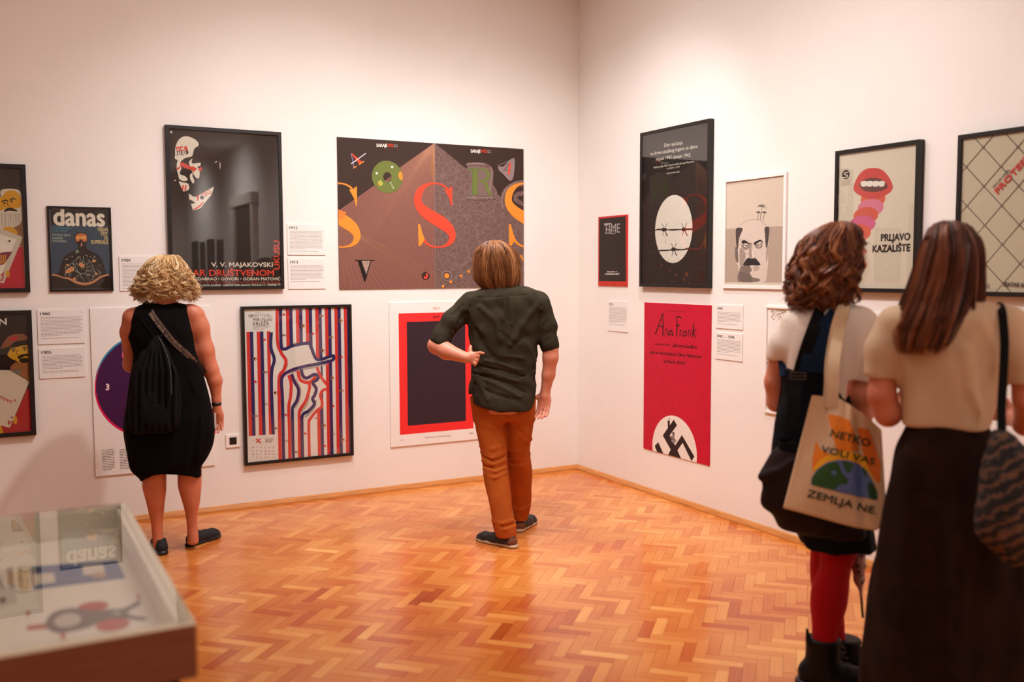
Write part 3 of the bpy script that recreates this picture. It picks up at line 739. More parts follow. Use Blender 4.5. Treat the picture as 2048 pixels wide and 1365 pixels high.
for s_, x0, y0, x1, y1 in (('SARAJE', 371, 136, 458, 138), ('SARAJE', 1128, 182, 1207, 184)):
    p.text(s_, (x0, y0), (x1, y1), 26, '#efe8dc', .022); p.text('VO', (x1+3, y1), (x1+50, y1+1), 26, RD2, .022)
    p.text('2014', (x1+54, y1-13), (x1+84, y1-12), 8, '#c9beb2'); p.text('2014', (x1+54, y1+1), (x1+84, y1+2), 8, '#c9beb2')
p.words(64, 70, 84, 78, 1, '#8f7f76', 3)
p.done()
# ---- 1917 / 2017 poster
p = Poster('L', 'poster_board', 'poster', 'white poster board with a black rectangle in a red one, behind the man', (-1.642, -.905, 1.406, .331), .010, tab=(4.266, 770, 590), sheet_name='board')
def wr(x0, y0, y1, right, col):
    a = p.m((x0, y0)); b = p.m((x0, y1)); r_ = p.m(right)[0]; p.raw([[(a[0], b[1]), (r_, b[1]), (r_, a[1]), (a[0], a[1])]], col)
wr(115, 160, 1198, (755, 1145), '#e8302f'); wr(185, 232, 1120, (690, 1084), '#33212a')
p.text('1917', (410, 126), (466, 126), 20, '#e0473c', .02); p.text('2017', (408, 200), (467, 199), 22, '#2a1216', .03)
p.text('100th Anniversary of the Revolution in Russia', (340, 1224), (558, 1207), 11, '#3a302c', .01); p.text('MI1917', (722, 1188), (757, 1186), 10, '#3a302c', .03); p.words(127, 1236, 175, 1243, 1, '#9a8f88', 2)
p.done()

# ---- right wall
p = Poster('R', 'poster_print', 'poster', 'small black print with a thin red edge, nearest the corner of the room', (-.312, -.704, 2.055, 1.517), .008, sheet=ink('#c22a24'), tab=(3.5, 1180, 230))
p.poly([(65, 728), (250, 709), (252, 1168), (63, 1165)], '#2c211c')
p.poly([(58, 1172), (262, 1176), (262, 1203), (58, 1197)], '#cf3a26'); p.text('TIME TIME TIME', (66, 1193), (258, 1199), 16, '#8f1c16', .03)
p.text('TIME', (99, 828), (209, 824), 66, '#a59f9a', .0); p.stroke([(99, 764, 3), (150, 760, 3)], '#a59f9a'); p.line((110, 800), (170, 812), '#a59f9a', 3); p.line((104, 828), (175, 832), '#8f8883', 3)
p.text('Does it exist — or', (120, 1103), (190, 1102), 11, '#e6ddd2', .02); p.text('do bad things just happen?', (106, 1119), (206, 1117), 12, '#e6ddd2', .02)
p.done()
p = Poster('R', 'framed_poster', 'poster', 'tall black-framed memorial poster with a white oval crossed by barbed wire', (-.898, -1.666, 2.628, 1.519), .038, .022, sheet=ink('#1f1815'), glass=True, tab=(3.5, 1180, 230))
C1 = '#e4d9ca'
p.text('Dani sjećanja', (520, 224), (648, 205), 25, C1, -.004); p.text('na žrtve ustaškog logora za djecu', (424, 284), (752, 230), 25, C1, -.004); p.text('avgust 1942.-januar 1943.', (461, 320), (707, 291), 25, C1, -.004)
p.text('Dječje groblje, Sisak, Ante Kovačića bb, kraj Viktorovca', (446, 374), (727, 332), 13, C1, .01); p.text('4.10.2014. u 11:30', (537, 383), (627, 367), 12, C1, .01); p.text('Srpsko narodno vijeće', (537, 414), (628, 402), 11, C1, .01)
p.disc((583, 800), 134, '#e9e0d4', 238, n=48)
def wire(pts, barbs):
    p.stroke(pts, '#241a1a', 4)
    p.stroke([(x, y+6*math.sin(i*1.9), 3) for i, (x, y) in enumerate(pts)], '#3a2a2a')
    for bx, by in barbs:
        p.disc((bx, by), 14, '#241a1a'); p.disc((bx+14, by), 10, '#332426')
        for a in (-115, -70, 70, 110, 65): p.line((bx+4, by), (bx+8+48*math.cos(math.radians(a)), by+48*math.sin(math.radians(a))), '#241a1a', 2.4)
wire([(366, 838), (430, 822), (470, 805), (525, 806), (580, 803), (640, 803), (700, 803), (760, 795), (820, 780)], [(516, 804), (655, 802)])
wire([(362, 975), (430, 955), (490, 952), (540, 950), (590, 942), (650, 944), (700, 938), (815, 942)], [(582, 942)])
p.line((529, 830), (529, 905), '#9a948e', 2)
for i in range(60):
    R = random.Random(i+40); p.disc((R.uniform(370, 820), R.uniform(980, 1170)), R.uniform(1.5, 3), '#4a3b33', n=5)
p.words(565, 1168, 600, 1172, 1, '#8f7f76', 3)
p.done()
p = Poster('R', 'poster_print', 'poster', 'unframed red poster with a handwritten black title and white disc at its foot', (-.920, -1.665, 1.404, .323), .006, sheet=mat('red_print', '#bf1030', rough=.55, noise=.06, nscale=12, spec=.25), tab=(3.689, 1200, 580))
K = '#2a0d12'
p.text('kazalište lutaka', (485, 160), (628, 166), 13, '#7d1322', .01)
for pts in ([(408, 330, 6), (430, 270, 5), (455, 200, 5), (463, 172, 3)], [(463, 172, 4), (466, 260, 6), (464, 325, 7), (462, 345, 4)], [(430, 268, 4), (470, 270, 5)],
            [(478, 350, 3), (482, 300, 4), (492, 290, 3), (500, 320, 5), (502, 340, 4)], [(530, 300, 4), (512, 308, 5), (508, 330, 5), (522, 332, 4), (532, 300, 3), (534, 335, 5), (545, 325, 2)],
            [(562, 200, 4), (570, 260, 6), (566, 320, 6), (562, 350, 4)], [(560, 205, 4), (585, 198, 5), (606, 215, 3)], [(556, 265, 4), (590, 262, 4)],
            [(590, 345, 4), (592, 305, 5), (600, 300, 3), (608, 310, 2)], [(634, 305, 4), (616, 312, 5), (612, 338, 5), (628, 338, 4), (636, 305, 3), (638, 345, 4)],
            [(650, 350, 4), (652, 305, 5), (662, 300, 3), (670, 345, 5)], [(682, 355, 4), (688, 280, 6), (694, 240, 4)], [(712, 285, 3), (690, 318, 5), (702, 340, 4), (708, 360, 3)]):
    p.stroke([(x, y, h) for x, y, h in pts], K)
p.text('autorski projekt', (400, 405), (520, 413), 15, K, .005, .3, .85); p.text('Jakova Sedlara', (530, 420), (715, 436), 28, K, .005, .35, .8)
p.text('glume: Ivana Bojanić, Elena Martinović', (366, 468), (755, 508), 24, K, .005, .35, .8); p.text('iki Karlo Brkić', (468, 538), (632, 553), 24, K, .005, .35, .8)
# white disc cut by the lower edge, with the broken black emblem that is also a chimneyed house
c = p.m((552, 1130)); rr = abs(p.m((716, 1200))[0]-p.m((387, 1130))[0])/2
c = ((p.m((716, 1180))[0]+p.m((387, 1130))[0])/2, p.m((528, 926))[1]-rr)
p.raw([[(c[0]+rr*math.cos(a*math.pi/36), c[1]+rr*math.sin(a*math.pi/36)) for a in range(72)]], '#e6ded4')
EB = '#2b1c1c'
p.poly([(545, 958), (568, 1000), (515, 1075), (555, 1150), (605, 1072), (697, 1232), (675, 1265), (610, 1130), (572, 1185), (600, 1248), (500, 1225), (522, 1180), (463, 1075)], EB)
p.poly([(404, 1152), (430, 1125), (472, 1218), (425, 1207)], EB)
p.poly([(499, 965), (516, 966), (516, 1020), (502, 1040)], EB); p.disc((511, 955), 6, '#b8aca4', 9)
p.disc((542, 1060), 9, '#4a3c3a', 11); p.poly([(528, 1075), (552, 1072), (548, 1100), (560, 1122), (545, 1135), (522, 1110)], '#8c7f7a', 2); p.stroke([(530, 1080, 3), (525, 1105, 4), (545, 1100, 3), (565, 1118, 3)], '#4a3c3a')
p.done()
# ---- moustached man
p = Poster('R', 'framed_poster', 'poster', 'white-framed drawing of a moustached bald man with tiny palms on his head', (-1.780, -2.340, 2.224, 1.520), .014, .022, fm=WHITEF, sheet=ink('#c9bba9'), tab=(4.707, 1430, 330))
G1, G2, G3 = '#2f2a29', '#8d8078', '#c3b3a4'
p.poly([(85, 605), (200, 598), (300, 595), (420, 588), (520, 582), (650, 575), (640, 1110), (85, 1105)], '#aa9888')
p.poly([(240, 580), (270, 545), (330, 518), (390, 515), (440, 530), (480, 575), (500, 600), (482, 1085), (330, 1100), (235, 1080), (222, 960), (200, 900), (205, 640)], '#cbbcae', 3)
p.poly([(200, 600), (228, 590), (262, 600), (248, 640), (225, 700), (218, 790), (205, 790), (195, 660)], '#4c423f', 2); p.poly([(468, 590), (512, 590), (505, 680), (492, 780), (478, 770), (470, 650)], '#4c423f', 2)
p.poly([(190, 780), (212, 780), (220, 910), (205, 915), (190, 870)], '#6f625b', 3); p.poly([(485, 780), (508, 770), (500, 840), (490, 900), (480, 900)], '#a39386', 3)
p.stroke([(240, 580, 1), (275, 540, 1.2), (340, 516, 1.2), (400, 516, 1.2), (450, 540, 1.2), (485, 585, 1.2)], G1)
p.poly([(250, 730), (256, 712), (285, 710), (320, 735), (345, 738), (335, 755), (300, 738), (262, 745)], G1, 2); p.poly([(362, 738), (395, 715), (430, 705), (448, 722), (450, 738), (430, 722), (400, 735), (375, 755)], G1, 2)
p.poly([(250, 750), (325, 750), (320, 785), (285, 800), (255, 780)], '#8b7c73', 3); p.poly([(375, 752), (440, 735), (445, 775), (415, 790), (385, 780)], '#8b7c73', 3)
p.disc((288, 760), 15, '#ddd0c2'); p.disc((290, 760), 8, G1); p.disc((413, 757), 15, '#ddd0c2'); p.disc((411, 757), 8, G1)
p.poly([(325, 755), (345, 750), (372, 860), (385, 880), (330, 880), (318, 850)], '#9c8c81', 2); p.poly([(345, 765), (362, 830), (372, 872), (352, 870)], '#ddd0c2', 2)
p.poly([(262, 942), (285, 905), (310, 875), (345, 885), (380, 880), (405, 905), (430, 940), (400, 948), (345, 945), (300, 955)], G1, 2)
p.poly([(255, 950), (330, 955), (345, 1000), (330, 1010), (350, 1060), (412, 1070), (410, 1100), (218, 1100), (228, 1000)], '#7a6c64', 2); p.poly([(365, 955), (412, 960), (415, 985), (370, 1000)], '#b09f92', 3)
p.poly([(232, 800), (262, 790), (290, 860), (262, 930), (235, 950)], '#9a8a7f', 3)
for i in range(40):
    R = random.Random(i); x = R.uniform(225, 330); y = R.uniform(650, 1090); p.line((x, y), (x+R.uniform(6, 16), y+R.uniform(-6, 14)), '#5c504a', 1.1)
for i in range(5): p.stroke([(232, 1010+i*18, 1.5), (290, 1025+i*17, 1.5), (350, 1050+i*12, 1)], '#4a403c')
for bx, by, s in ((425, 520, 1.25), (400, 520, .7), (455, 520, .7)):
    p.stroke([(bx, by, 2), (bx+8*s, by-50*s, 2), (bx+14*s, by-100*s, 2)], G1)
    for a in (-170, -140, -100, -60, -20, 20, 200):
        r_ = math.radians(a); p.stroke([(bx+14*s, by-100*s, 2.2), (bx+14*s+18*s*math.cos(r_), by-104*s+16*s*math.sin(r_), 2.4), (bx+14*s+34*s*math.cos(r_), by-92*s+22*s*math.sin(r_), .8)], '#5c504a')
p.done()
# ---- lips poster: plain stand-in of lips and stacked red and pink discs
p = Poster('R', 'framed_poster', 'poster', 'black-framed cream poster with red lips above two words in black capitals', (-2.739, -3.294, 2.298, 1.516), .040, .022, sheet=ink('#dccfbb'), glass=True, tab=(3.5, 1650, 230))
p.poly([(110, 376), (180, 372), (180, 495), (108, 500)], '#cfc2ae'); p.disc((146, 418), 26, '#2a211e', 32); p.stroke([(165, 402, 3), (140, 404, 4), (136, 416, 4), (158, 424, 4), (152, 436, 4), (124, 438, 3)], '#dccfbb'); p.words(115, 462, 176, 492, 4, '#9c9082', 2)
for i, (x, y, rx, ry, c_) in enumerate(((335, 590, 88, 62, '#d9502f'), (318, 650, 92, 62, '#d8708c'), (285, 705, 88, 60, '#d04a2c'), (262, 765, 92, 60, '#cf4f80'), (236, 825, 85, 60, '#d9502f'), (205, 880, 80, 55, '#d8706c'), (175, 930, 70, 50, '#c8402c'))):
    p.disc((x, y), rx, c_, ry, n=32)
p.poly([(200, 520), (225, 440), (275, 385), (340, 372), (400, 385), (450, 440), (475, 512), (430, 560), (335, 590), (245, 565)], '#c9322a', 5)
p.poly([(240, 492), (280, 452), (340, 440), (400, 455), (440, 500), (400, 530), (335, 540), (275, 530)], '#571a16', 4)
for x in (272, 312, 354, 396): p.poly([(x-19, 468), (x+19, 464), (x+17, 498), (x-17, 500)], '#eae2d6', 3)
p.text('PRLJAVO', (390, 884), (598, 876), 50, '#2a1c1a', .045); p.text('KAZALIŠTE', (332, 962), (598, 954), 50, '#2a1c1a', .045)
p.done()
# ---- wire fence poster
p = Poster('R', 'framed_poster', 'poster', 'black-framed cream poster of wire mesh with red slanted title, cut by right edge', (-3.514, -4.25, 2.290, 1.510), .040, .022, sheet=ink('#cdbfa5'), glass=True, tab=(3.5, 1650, 230))
WR = '#5d4c42'
for k in range(-6, 9):
    x0 = 965+k*262
    a = [(x0-700, 360-(-700)*-1.05*0-0) ]
nodes = lambda i, j: (990+125*i+130*j-6*(i+j), 365-140*i+137*j+ (i-j)*2)
for i in range(-9, 7):
    for j in range(-6, 11):
        a = nodes(i, j); b = nodes(i+1, j); c_ = nodes(i, j+1)
        if not (700 < a[0] < 2100 and 0 < a[1] < 1400): continue
        p.line(a, b, WR, 3.2); p.line((a[0]+2, a[1]-1), (b[0]+2, b[1]-1), '#8f7f70', 1); p.line(a, c_, WR, 3.2)
        p.disc(a, 11, WR, 9, n=10); p.disc(a, 6, '#b3a48c', 4, n=8)
p.text('VÁCLAV HAVEL', (1182, 516), (1300, 384), 18, '#4a3a34', .02); p.text('PROTEST', (1212, 556), (1450, 290), 42, '#cf3a35', .045)
p.text('TEATAR & TD', (1245, 1200), (1450, 1208), 30, '#3a2c28', .03); p.text('REŽIJA: BOGDAN', (1010, 1170), (1120, 1172), 12, '#4a3a34', .01); p.text('KARLO DOLIĆ', (1060, 1190), (1155, 1196), 12, '#4a3a34', .01); p.text('U. VITEZ', (1090, 1208), (1155, 1212), 12, '#4a3a34', .01)
p.done()
# ---- foliage poster behind the curly-haired woman, text sheet between the two women
p = Poster('R', 'framed_poster', 'poster', 'white-framed pale poster with brown leaves at its top, half behind curly-haired woman', (-2.180, -2.72, 1.417, .755), .014, .014, fm=WHITEF, tab=(3.689, 1200, 580))
R = random.Random(9)
p.stroke([(1230, 145, 1.2), (1228, 500, 1.2), (1216, 880, 1.2)], '#6a5a50', smooth=False)
for i in range(170):
    x = 1270+R.random()*140; y = 152+R.random()**1.5*80*(1-abs(x-1310)/160)
    a = R.uniform(0, 6.28); l = R.uniform(5, 11); p.poly([(x, y), (x+l*math.cos(a), y+l*math.sin(a)), (x+l*.7*math.cos(a+.8), y+l*.7*math.sin(a+.8))], R.choice(['#8a6a2c', '#6b5020', '#a8843c']))
for i in range(40): p.disc((R.uniform(1222, 1246), R.uniform(480, 690)), R.uniform(2, 5), R.choice(['#8a8a72', '#6f6a50']), n=5)
p.done()
p = Poster('R', 'text_panel', 'caption', 'white text panel seen in the gap between the two women at right', (-2.86, -3.075, 1.405, 1.18), .008, sheet=CARD, sheet_name='board', tab=(4.014, 1500, 420))
p.words(905, 880, 1010, 1050, 15, '#8f847e', 4); p.done()
# further prints along the right wall behind the camera (they show in the glass)
for i, (y, w_, z1) in enumerate(((-13.6, .55, 2.3), (-14.5, .7, 2.34), (-15.5, .5, 2.3), (-16.3, .7, 2.34))):
    q = Poster('R', 'framed_poster', 'poster', ('plum framed poster nearest the door, reflected in the black poster glass', 'wine-red framed poster second from the door, behind the camera', 'blue-black framed poster third from the door, behind the camera', 'brown-black framed poster farthest from the door, behind the camera')[i], (y, y-w_, z1, z1-1.0), .03, .03, sheet=ink(('#2c2024', '#3a1c26', '#20242c', '#2c2420')[i]), glass=False); q.done()

# ---- wall socket
so = empty('wall_socket', (0, 0, 0), (math.pi/2, 0, 0), 'white square wall socket left of the striped festival poster', 'socket')
a = hit(451.5, 870.5, 1, 0); b = hit(479.5, 893.5, 1, 0); so.location = ((a[0]+b[0])/2, 0, (a[2]+b[2])/2); hw = (b[0]-a[0])/2; hh = (a[2]-b[2])/2
box('plate', (-hw, -hh, 0), (hw, hh, .009), WHITEF, so, bevel=.002)
box('insert', (-hw*.52, -hh*.56, .009), (hw*.52, hh*.56, .0105), mat('socket_black', '#141210', rough=.3), so)
bm = bmesh.new(); bmesh.ops.create_cone(bm, cap_ends=False, segments=24, radius1=hh*.5, radius2=hh*.44, depth=.004, matrix=Matrix.Translation((0, 0, .0122)))
bm_obj('socket_ring', bm, mat('socket_black', '#141210'), so)
for sx in (-1, 1): box('contact_hole', (sx*.008-.002, -.002, .0105), (sx*.008+.002, .002, .0112), mat('brass', '#8a7a4a', metal=1, rough=.4), so)

# ---- door further along the right wall (seen in the poster glass)
door = tag(empty('door_1', (0, -11.55, 0)), kind='structure')
DM = mat('door_paint', '#d9d0c4', rough=.5, noise=.03)
for lo, hi in (((-.09, -.86, 0), (-.001, -.68, 3.0)), ((-.09, .68, 0), (-.001, .86, 3.0))): box('door_casing', lo, hi, DM, door, bevel=.01)
box('door_header', (-.12, -.92, 2.86), (-.001, .92, 3.05), DM, door, bevel=.01)
box('door_leaf', (-.04, -.68, .01), (-.001, .68, 2.86), mat('door_dark', '#3a2c24', rough=.5), door)

# ------------------------------------------------------------------ display case
G = .89
def cz(x, y, z=G): h = hit(x, y, 2, z); return h[0], h[1]
fx, fy = cz(389, 1248); bx, by = cz(255, 1008)
X1 = (fx+bx)/2; Y0, Y1 = fy, by; X0 = X1-1.45
case = empty('display_case', (X1, Y0, 0), label='glass-topped wooden display case with printed sheets inside, lower left corner', cat='display case')
cw, cl = X1-X0, Y1-Y0
CW = mat('case_shade_brown', '#7a4830', rough=.55, noise=.08, nscale=5, stretch=(1, 1, 12), spec=.3)  # pale case sides; the brown holds the shade of the unlit front
CWH = mat('case_white', '#efe4d0', rough=.6, noise=.03)
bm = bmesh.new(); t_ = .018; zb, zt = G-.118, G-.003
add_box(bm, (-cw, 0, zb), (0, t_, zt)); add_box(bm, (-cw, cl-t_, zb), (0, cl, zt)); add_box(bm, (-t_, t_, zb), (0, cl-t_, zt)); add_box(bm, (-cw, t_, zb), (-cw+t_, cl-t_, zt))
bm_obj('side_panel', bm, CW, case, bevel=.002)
bm = bmesh.new(); e_ = .0165
add_box(bm, (-cw+t_, t_, zt-.075), (-t_, t_+e_, zt-.001)); add_box(bm, (-cw+t_, cl-t_-e_, zt-.075), (-t_, cl-t_, zt-.001)); add_box(bm, (-t_-e_, t_, zt-.075), (-t_, cl-t_, zt-.001)); add_box(bm, (-cw+t_, t_, zt-.075), (-cw+t_+e_, cl-t_, zt-.001))
bm_obj('inner_wall', bm, CWH, case)
box('display_bed', (-cw+t_, t_, zt-.085), (-t_, cl-t_, zt-.075), CWH, case)
bm = bmesh.new()
for a_ in (((-cw, 0), (0, .02)), ((-cw, cl-.02), (0, cl)), ((-.02, .02), (0, cl-.02)), ((-cw, .02), (-cw+.02, cl-.02))): add_box(bm, (a_[0][0], a_[0][1], zt), (a_[1][0], a_[1][1], zt+.002))
bm_obj('top_edge', bm, mat('case_edge', '#e8d9bd', rough=.4), case)
box('glass', (-cw+.002, .002, zt+.0022), (-.002, cl-.002, zt+.0082), CASEGLASS, case)
BM_ = mat('case_black', '#100c0a', rough=.5)
for lx in (-.07, -cw+.03):
    for ly in (.04, cl-.08): box('leg', (lx, ly, 0), (lx+.04, ly+.04, zb), BM_, case)
bm = bmesh.new(); add_box(bm, (-cw+.03, .04, zb-.07), (-.03, .07, zb-.001)); add_box(bm, (-cw+.03, cl-.07, zb-.07), (-.03, cl-.04, zb-.001)); add_box(bm, (-.06, .07, zb-.07), (-.03, cl-.07, zb-.001))
bm_obj('apron', bm, BM_, case)
# sheets lying in the case
zbed = zt-.075
def sheet(name, label, px, colr, shapes, z=0, cat='print'):
    P = [cz(x, y, zbed+.002) for x, y in px]; cx_ = sum(q[0] for q in P)/4; cy_ = sum(q[1] for q in P)/4
    o = empty(name, (cx_, cy_, zbed+.0003+z), label=label, cat=cat)
    V = [(x-cx_, y-cy_, 0) for x, y in P]+[(x-cx_, y-cy_, .0015) for x, y in P]
    frompy('paper', V, [(3,2,1,0),(4,5,6,7),(0,1,5,4),(1,2,6,5),(2,3,7,6),(3,0,4,7)], o, (colr,))
    V, F, MI, ML = [], [], [], []
    for k, (pts, c_, sm) in enumerate(shapes):
        Q = [cz(x, y, zbed+.002) for x, y in pts]; Q = [(x-cx_, y-cy_) for x, y in Q]
        if sm: Q = catmull(Q, sm, True)
        m_ = ink(c_)
        if m_ not in ML: ML.append(m_)
        A = sum(Q[i-1][0]*Q[i][1]-Q[i][0]*Q[i-1][1] for i in range(len(Q)))
        if A < 0: Q = Q[::-1]
        for t in tessellate_polygon([[Vector((x, y, 0)) for x, y in Q]]):
            b0 = len(V); V += [(Q[i][0], Q[i][1], .0018+.0002*k) for i in t]; F.append((b0, b0+1, b0+2)); MI.append(ML.index(m_))
    frompy('artwork', V, F, o, ML, mi=MI)
c4 = lambda *P: [(x/3.545, 980+y/3.545) for x, y in P]
def oval(x, y, rx, ry, tilt=0, n=16):
    return c4(*[(x+rx*math.cos(a*2*math.pi/n), y+ry*math.sin(a*2*math.pi/n)+tilt*rx*math.cos(a*2*math.pi/n)) for a in range(n)])
sheet('magazine_spread', 'blue and white printed spread lying under the case glass', c4((215, 545), (830, 500), (890, 625), (235, 705)), ink('#4a5f8a'),
      [(c4((235, 600), (380, 590), (395, 655), (245, 680)), '#d9cdb8', 0), (c4((585, 540), (730, 530), (745, 590), (590, 608)), '#d9cdb8', 0), (c4((215, 548), (280, 543), (282, 590), (225, 598)), '#1c3c50', 0), (oval(700, 610, 60, 20), '#b08a70', 3)])
sheet('printed_sheet', 'white sheet with an elongated grey skull-like figure and red marks, under the case glass', c4((150, 860), (975, 740), (1120, 975), (60, 1105)), ink('#efe5d6'),
      [(c4((190, 965), (330, 950), (330, 985), (190, 1000)), '#b83a32', 0), (oval(660, 830, 110, 35, -.1), '#b83a32', 3), (oval(800, 960, 120, 45, -.12), '#c4524a', 3),
       (c4((320, 960), (380, 870), (520, 840), (640, 860), (760, 850), (880, 840), (980, 790), (990, 820), (900, 880), (1040, 910), (1010, 930), (860, 915), (740, 930), (640, 975), (520, 1005), (400, 1020)), '#6e5f5a', 3),
       (oval(480, 930, 95, 48, -.12), '#c9beb2', 3), (oval(830, 880, 30, 16), '#9aa09a', 3), (c4((190, 865), (212, 862), (212, 895), (192, 900)), '#c0392f', 0), (c4((430, 1030), (460, 1020), (465, 1060), (440, 1065)), '#c0392f', 0), (c4((970, 750), (990, 748), (992, 785), (975, 790)), '#c0392f', 0)])
sheet('booklet', 'pale open booklet at the left of the case, beside the blue spread', c4((-260, 640), (100, 540), (120, 800), (-260, 900)), ink('#d6c9b4'),
      [(c4((105-60, 560), (90, 548), (100, 690), (60, 700)), '#8a7a66', 0), (c4((0, 770), (40, 765), (40, 800), (0, 806)), '#6b5a48', 0), (c4((-90, 640), (20, 610), (30, 700), (-80, 720)), '#b9aa94', 0)])
sheet('booklet', 'small cream leaflet between booklet and blue spread in the case', c4((118, 545), (205, 540), (215, 715), (130, 730)), ink('#cbb893'), [(c4((130, 560), (150, 558), (158, 700), (140, 704)), '#8f7c5a', 0)])
# ------------------------------------------------------------------ organic modelling: signed distance volumes
class Vol:
    def __init__(s, lo, hi, h):
        s.lo = np.array(lo, float); s.h = h; s.n = np.ceil((np.array(hi)-s.lo)/h).astype(int)+1
        s.ax = [(s.lo[i]+h*np.arange(s.n[i])).astype(np.float32) for i in range(3)]
        s.F = np.full(tuple(s.n), 1.0, np.float32)
    def blk(s, lo, hi, m):
        sl = []
        for i in range(3):
            a = int(max(0, math.floor((lo[i]-m-s.lo[i])/s.h))); b = int(min(s.n[i], math.ceil((hi[i]+m-s.lo[i])/s.h)+1))
            sl.append(slice(a, max(a, b)))
        X = s.ax[0][sl[0]][:, None, None]; Y = s.ax[1][sl[1]][None, :, None]; Z = s.ax[2][sl[2]][None, None, :]
        return tuple(sl), X, Y, Z
    def _u(s, sl, d, k):
        A = s.F[sl]
        if A.size == 0: return
        if k <= 0: s.F[sl] = np.minimum(A, d); return
        h = np.clip(.5+.5*(A-d)/k, 0, 1); s.F[sl] = A+(d-A)*h-k*h*(1-h)
    def cone(s, a, b, ra, rb=None, k=.01, flat=1.0):
        rb = ra if rb is None else rb
        a = np.array(a, float); b = np.array(b, float); r = max(ra, rb)
        sl, X, Y, Z = s.blk(np.minimum(a, b)-r, np.maximum(a, b)+r, k+.03)
        ab = b-a; L = ab@ab+1e-12
        px, py, pz = X-a[0], Y-a[1], Z-a[2]
        t = np.clip((px*ab[0]+py*ab[1]+pz*ab[2])/L, 0, 1)
        d = np.sqrt((px-t*ab[0])**2+((py-t*ab[1])/flat)**2+(pz-t*ab[2])**2)-(ra+(rb-ra)*t)
        s._u(sl, d, k)
    def chain(s, P, k=.01, flat=1.0):
        for i in range(len(P)-1): s.cone(P[i][:3], P[i+1][:3], P[i][3], P[i+1][3], k, flat)
    def ell(s, c, r, k=.01, R=None, sub=False):
        c = np.array(c, float); m = max(r)
        sl, X, Y, Z = s.blk(c-m, c+m, k+.03); p = [X-c[0], Y-c[1], Z-c[2]]
        if R is not None:
            R = np.array(R, float); p = [R[i][0]*p[0]+R[i][1]*p[1]+R[i][2]*p[2] for i in range(3)]
        q = np.sqrt((p[0]/r[0])**2+(p[1]/r[1])**2+(p[2]/r[2])**2)
        q2 = np.sqrt((p[0]/r[0]**2)**2+(p[1]/r[1]**2)**2+(p[2]/r[2]**2)**2)+1e-9
        d = q*(q-1)/q2
        if sub:
            A = s.F[sl]; d = -d; h = np.clip(.5-.5*(A-d)/k, 0, 1); s.F[sl] = A+(d-A)*h+k*h*(1-h)
        else: s._u(sl, d, k)
    def loft(s, L, k=.01, inset=0.0, cap=.015, lo=None, hi=None):
        w0, w1 = (L.w0 if lo is None else lo), (L.w1 if hi is None else hi)
        r = max(L.a.max(), L.b.max())
        sl, X, Y, Z = s.blk((L.c.min()-r, L.v.min()-r, w0), (L.c.max()+r, L.v.max()+r, w1), k+.03)
        z = Z.ravel(); a = np.interp(z, L.w, L.a)-inset; b = np.interp(z, L.w, L.b)-inset
        c = np.interp(z, L.w, L.c); v = np.interp(z, L.w, L.v); a = np.maximum(a, .004); b = np.maximum(b, .004)
        n = L.n
        q = ((np.abs(X-c)/a)**n+(np.abs(Y-v)/b)**n)**(1/n)
        d = (q-1)*np.minimum(a, b)
        e = np.maximum(Z-w1, w0-Z)+0*d
        kk = cap; h = np.clip(.5-.5*(d-e)/kk, 0, 1); d = d+(e-d)*h+kk*h*(1-h)
        s._u(sl, d.astype(np.float32), k)
    def cut(s, fn, k=.004):
        X, Y, Z = s.ax[0][:, None, None], s.ax[1][None, :, None], s.ax[2][None, None, :]
        d = fn(X, Y, Z)+0*s.F; h = np.clip(.5-.5*(s.F-d)/k, 0, 1); s.F = s.F+(d-s.F)*h+k*h*(1-h)
    def noise(s, amp, freq, seed=0, mask=None):
        R = np.random.RandomState(seed); X, Y, Z = s.ax[0][:, None, None], s.ax[1][None, :, None], s.ax[2][None, None, :]
        f = freq if hasattr(freq, '__len__') else (freq,)*3
        wx = .5*np.sin(X*f[0]*.7+Z*f[2]*.9+R.rand()*6); wz = .5*np.sin(Y*f[1]*.8+X*f[0]*.5+R.rand()*6)
        D = 0
        for i in range(4):
            d = R.randn(3); d /= np.linalg.norm(d); g = 1+i*.6
            D = D+np.sin(g*(X*f[0]*d[0]+Y*f[1]*d[1]+Z*f[2]*d[2])+(wx if i % 2 else wz)*1.7+R.rand()*6.28)/g
        D = D*amp*.6
        if mask is not None: D = D*mask(X, Y, Z)
        s.F = (s.F-D).astype(np.float32)
    def fold(s, P, r, amp):
        P = [np.array(p[:3], float) for p in P]
        lo = np.min(P, 0)-3*r; hi = np.max(P, 0)+3*r; sl, X, Y, Z = s.blk(lo, hi, 0)
        best = None
        for a, b in zip(P[:-1], P[1:]):
            ab = b-a; L = ab@ab+1e-12; t = np.clip(((X-a[0])*ab[0]+(Y-a[1])*ab[1]+(Z-a[2])*ab[2])/L, 0, 1)
            d = (X-a[0]-t*ab[0])**2+(Y-a[1]-t*ab[1])**2+(Z-a[2]-t*ab[2])**2
            best = d if best is None else np.minimum(best, d)
        s.F[sl] -= amp*np.exp(-best/(r*r))
    def mesh(s, relax=1):
        F = s.F; S = F < 0; n = s.n
        c = None; cnt = np.zeros(tuple(n-1), np.int8)
        for i in (0, 1):
            for j in (0, 1):
                for k in (0, 1): cnt += S[i:n[0]-1+i, j:n[1]-1+j, k:n[2]-1+k]
        act = (cnt > 0) & (cnt < 8); I = np.argwhere(act)
        idx = np.full(act.shape, -1, np.int64); idx[act] = np.arange(len(I))
        acc = np.zeros((len(I), 3)); num = np.zeros(len(I))
        cor = [(0,0,0),(1,0,0),(0,1,0),(1,1,0),(0,0,1),(1,0,1),(0,1,1),(1,1,1)]
        vals = [F[I[:, 0]+a, I[:, 1]+b, I[:, 2]+c_] for a, b, c_ in cor]
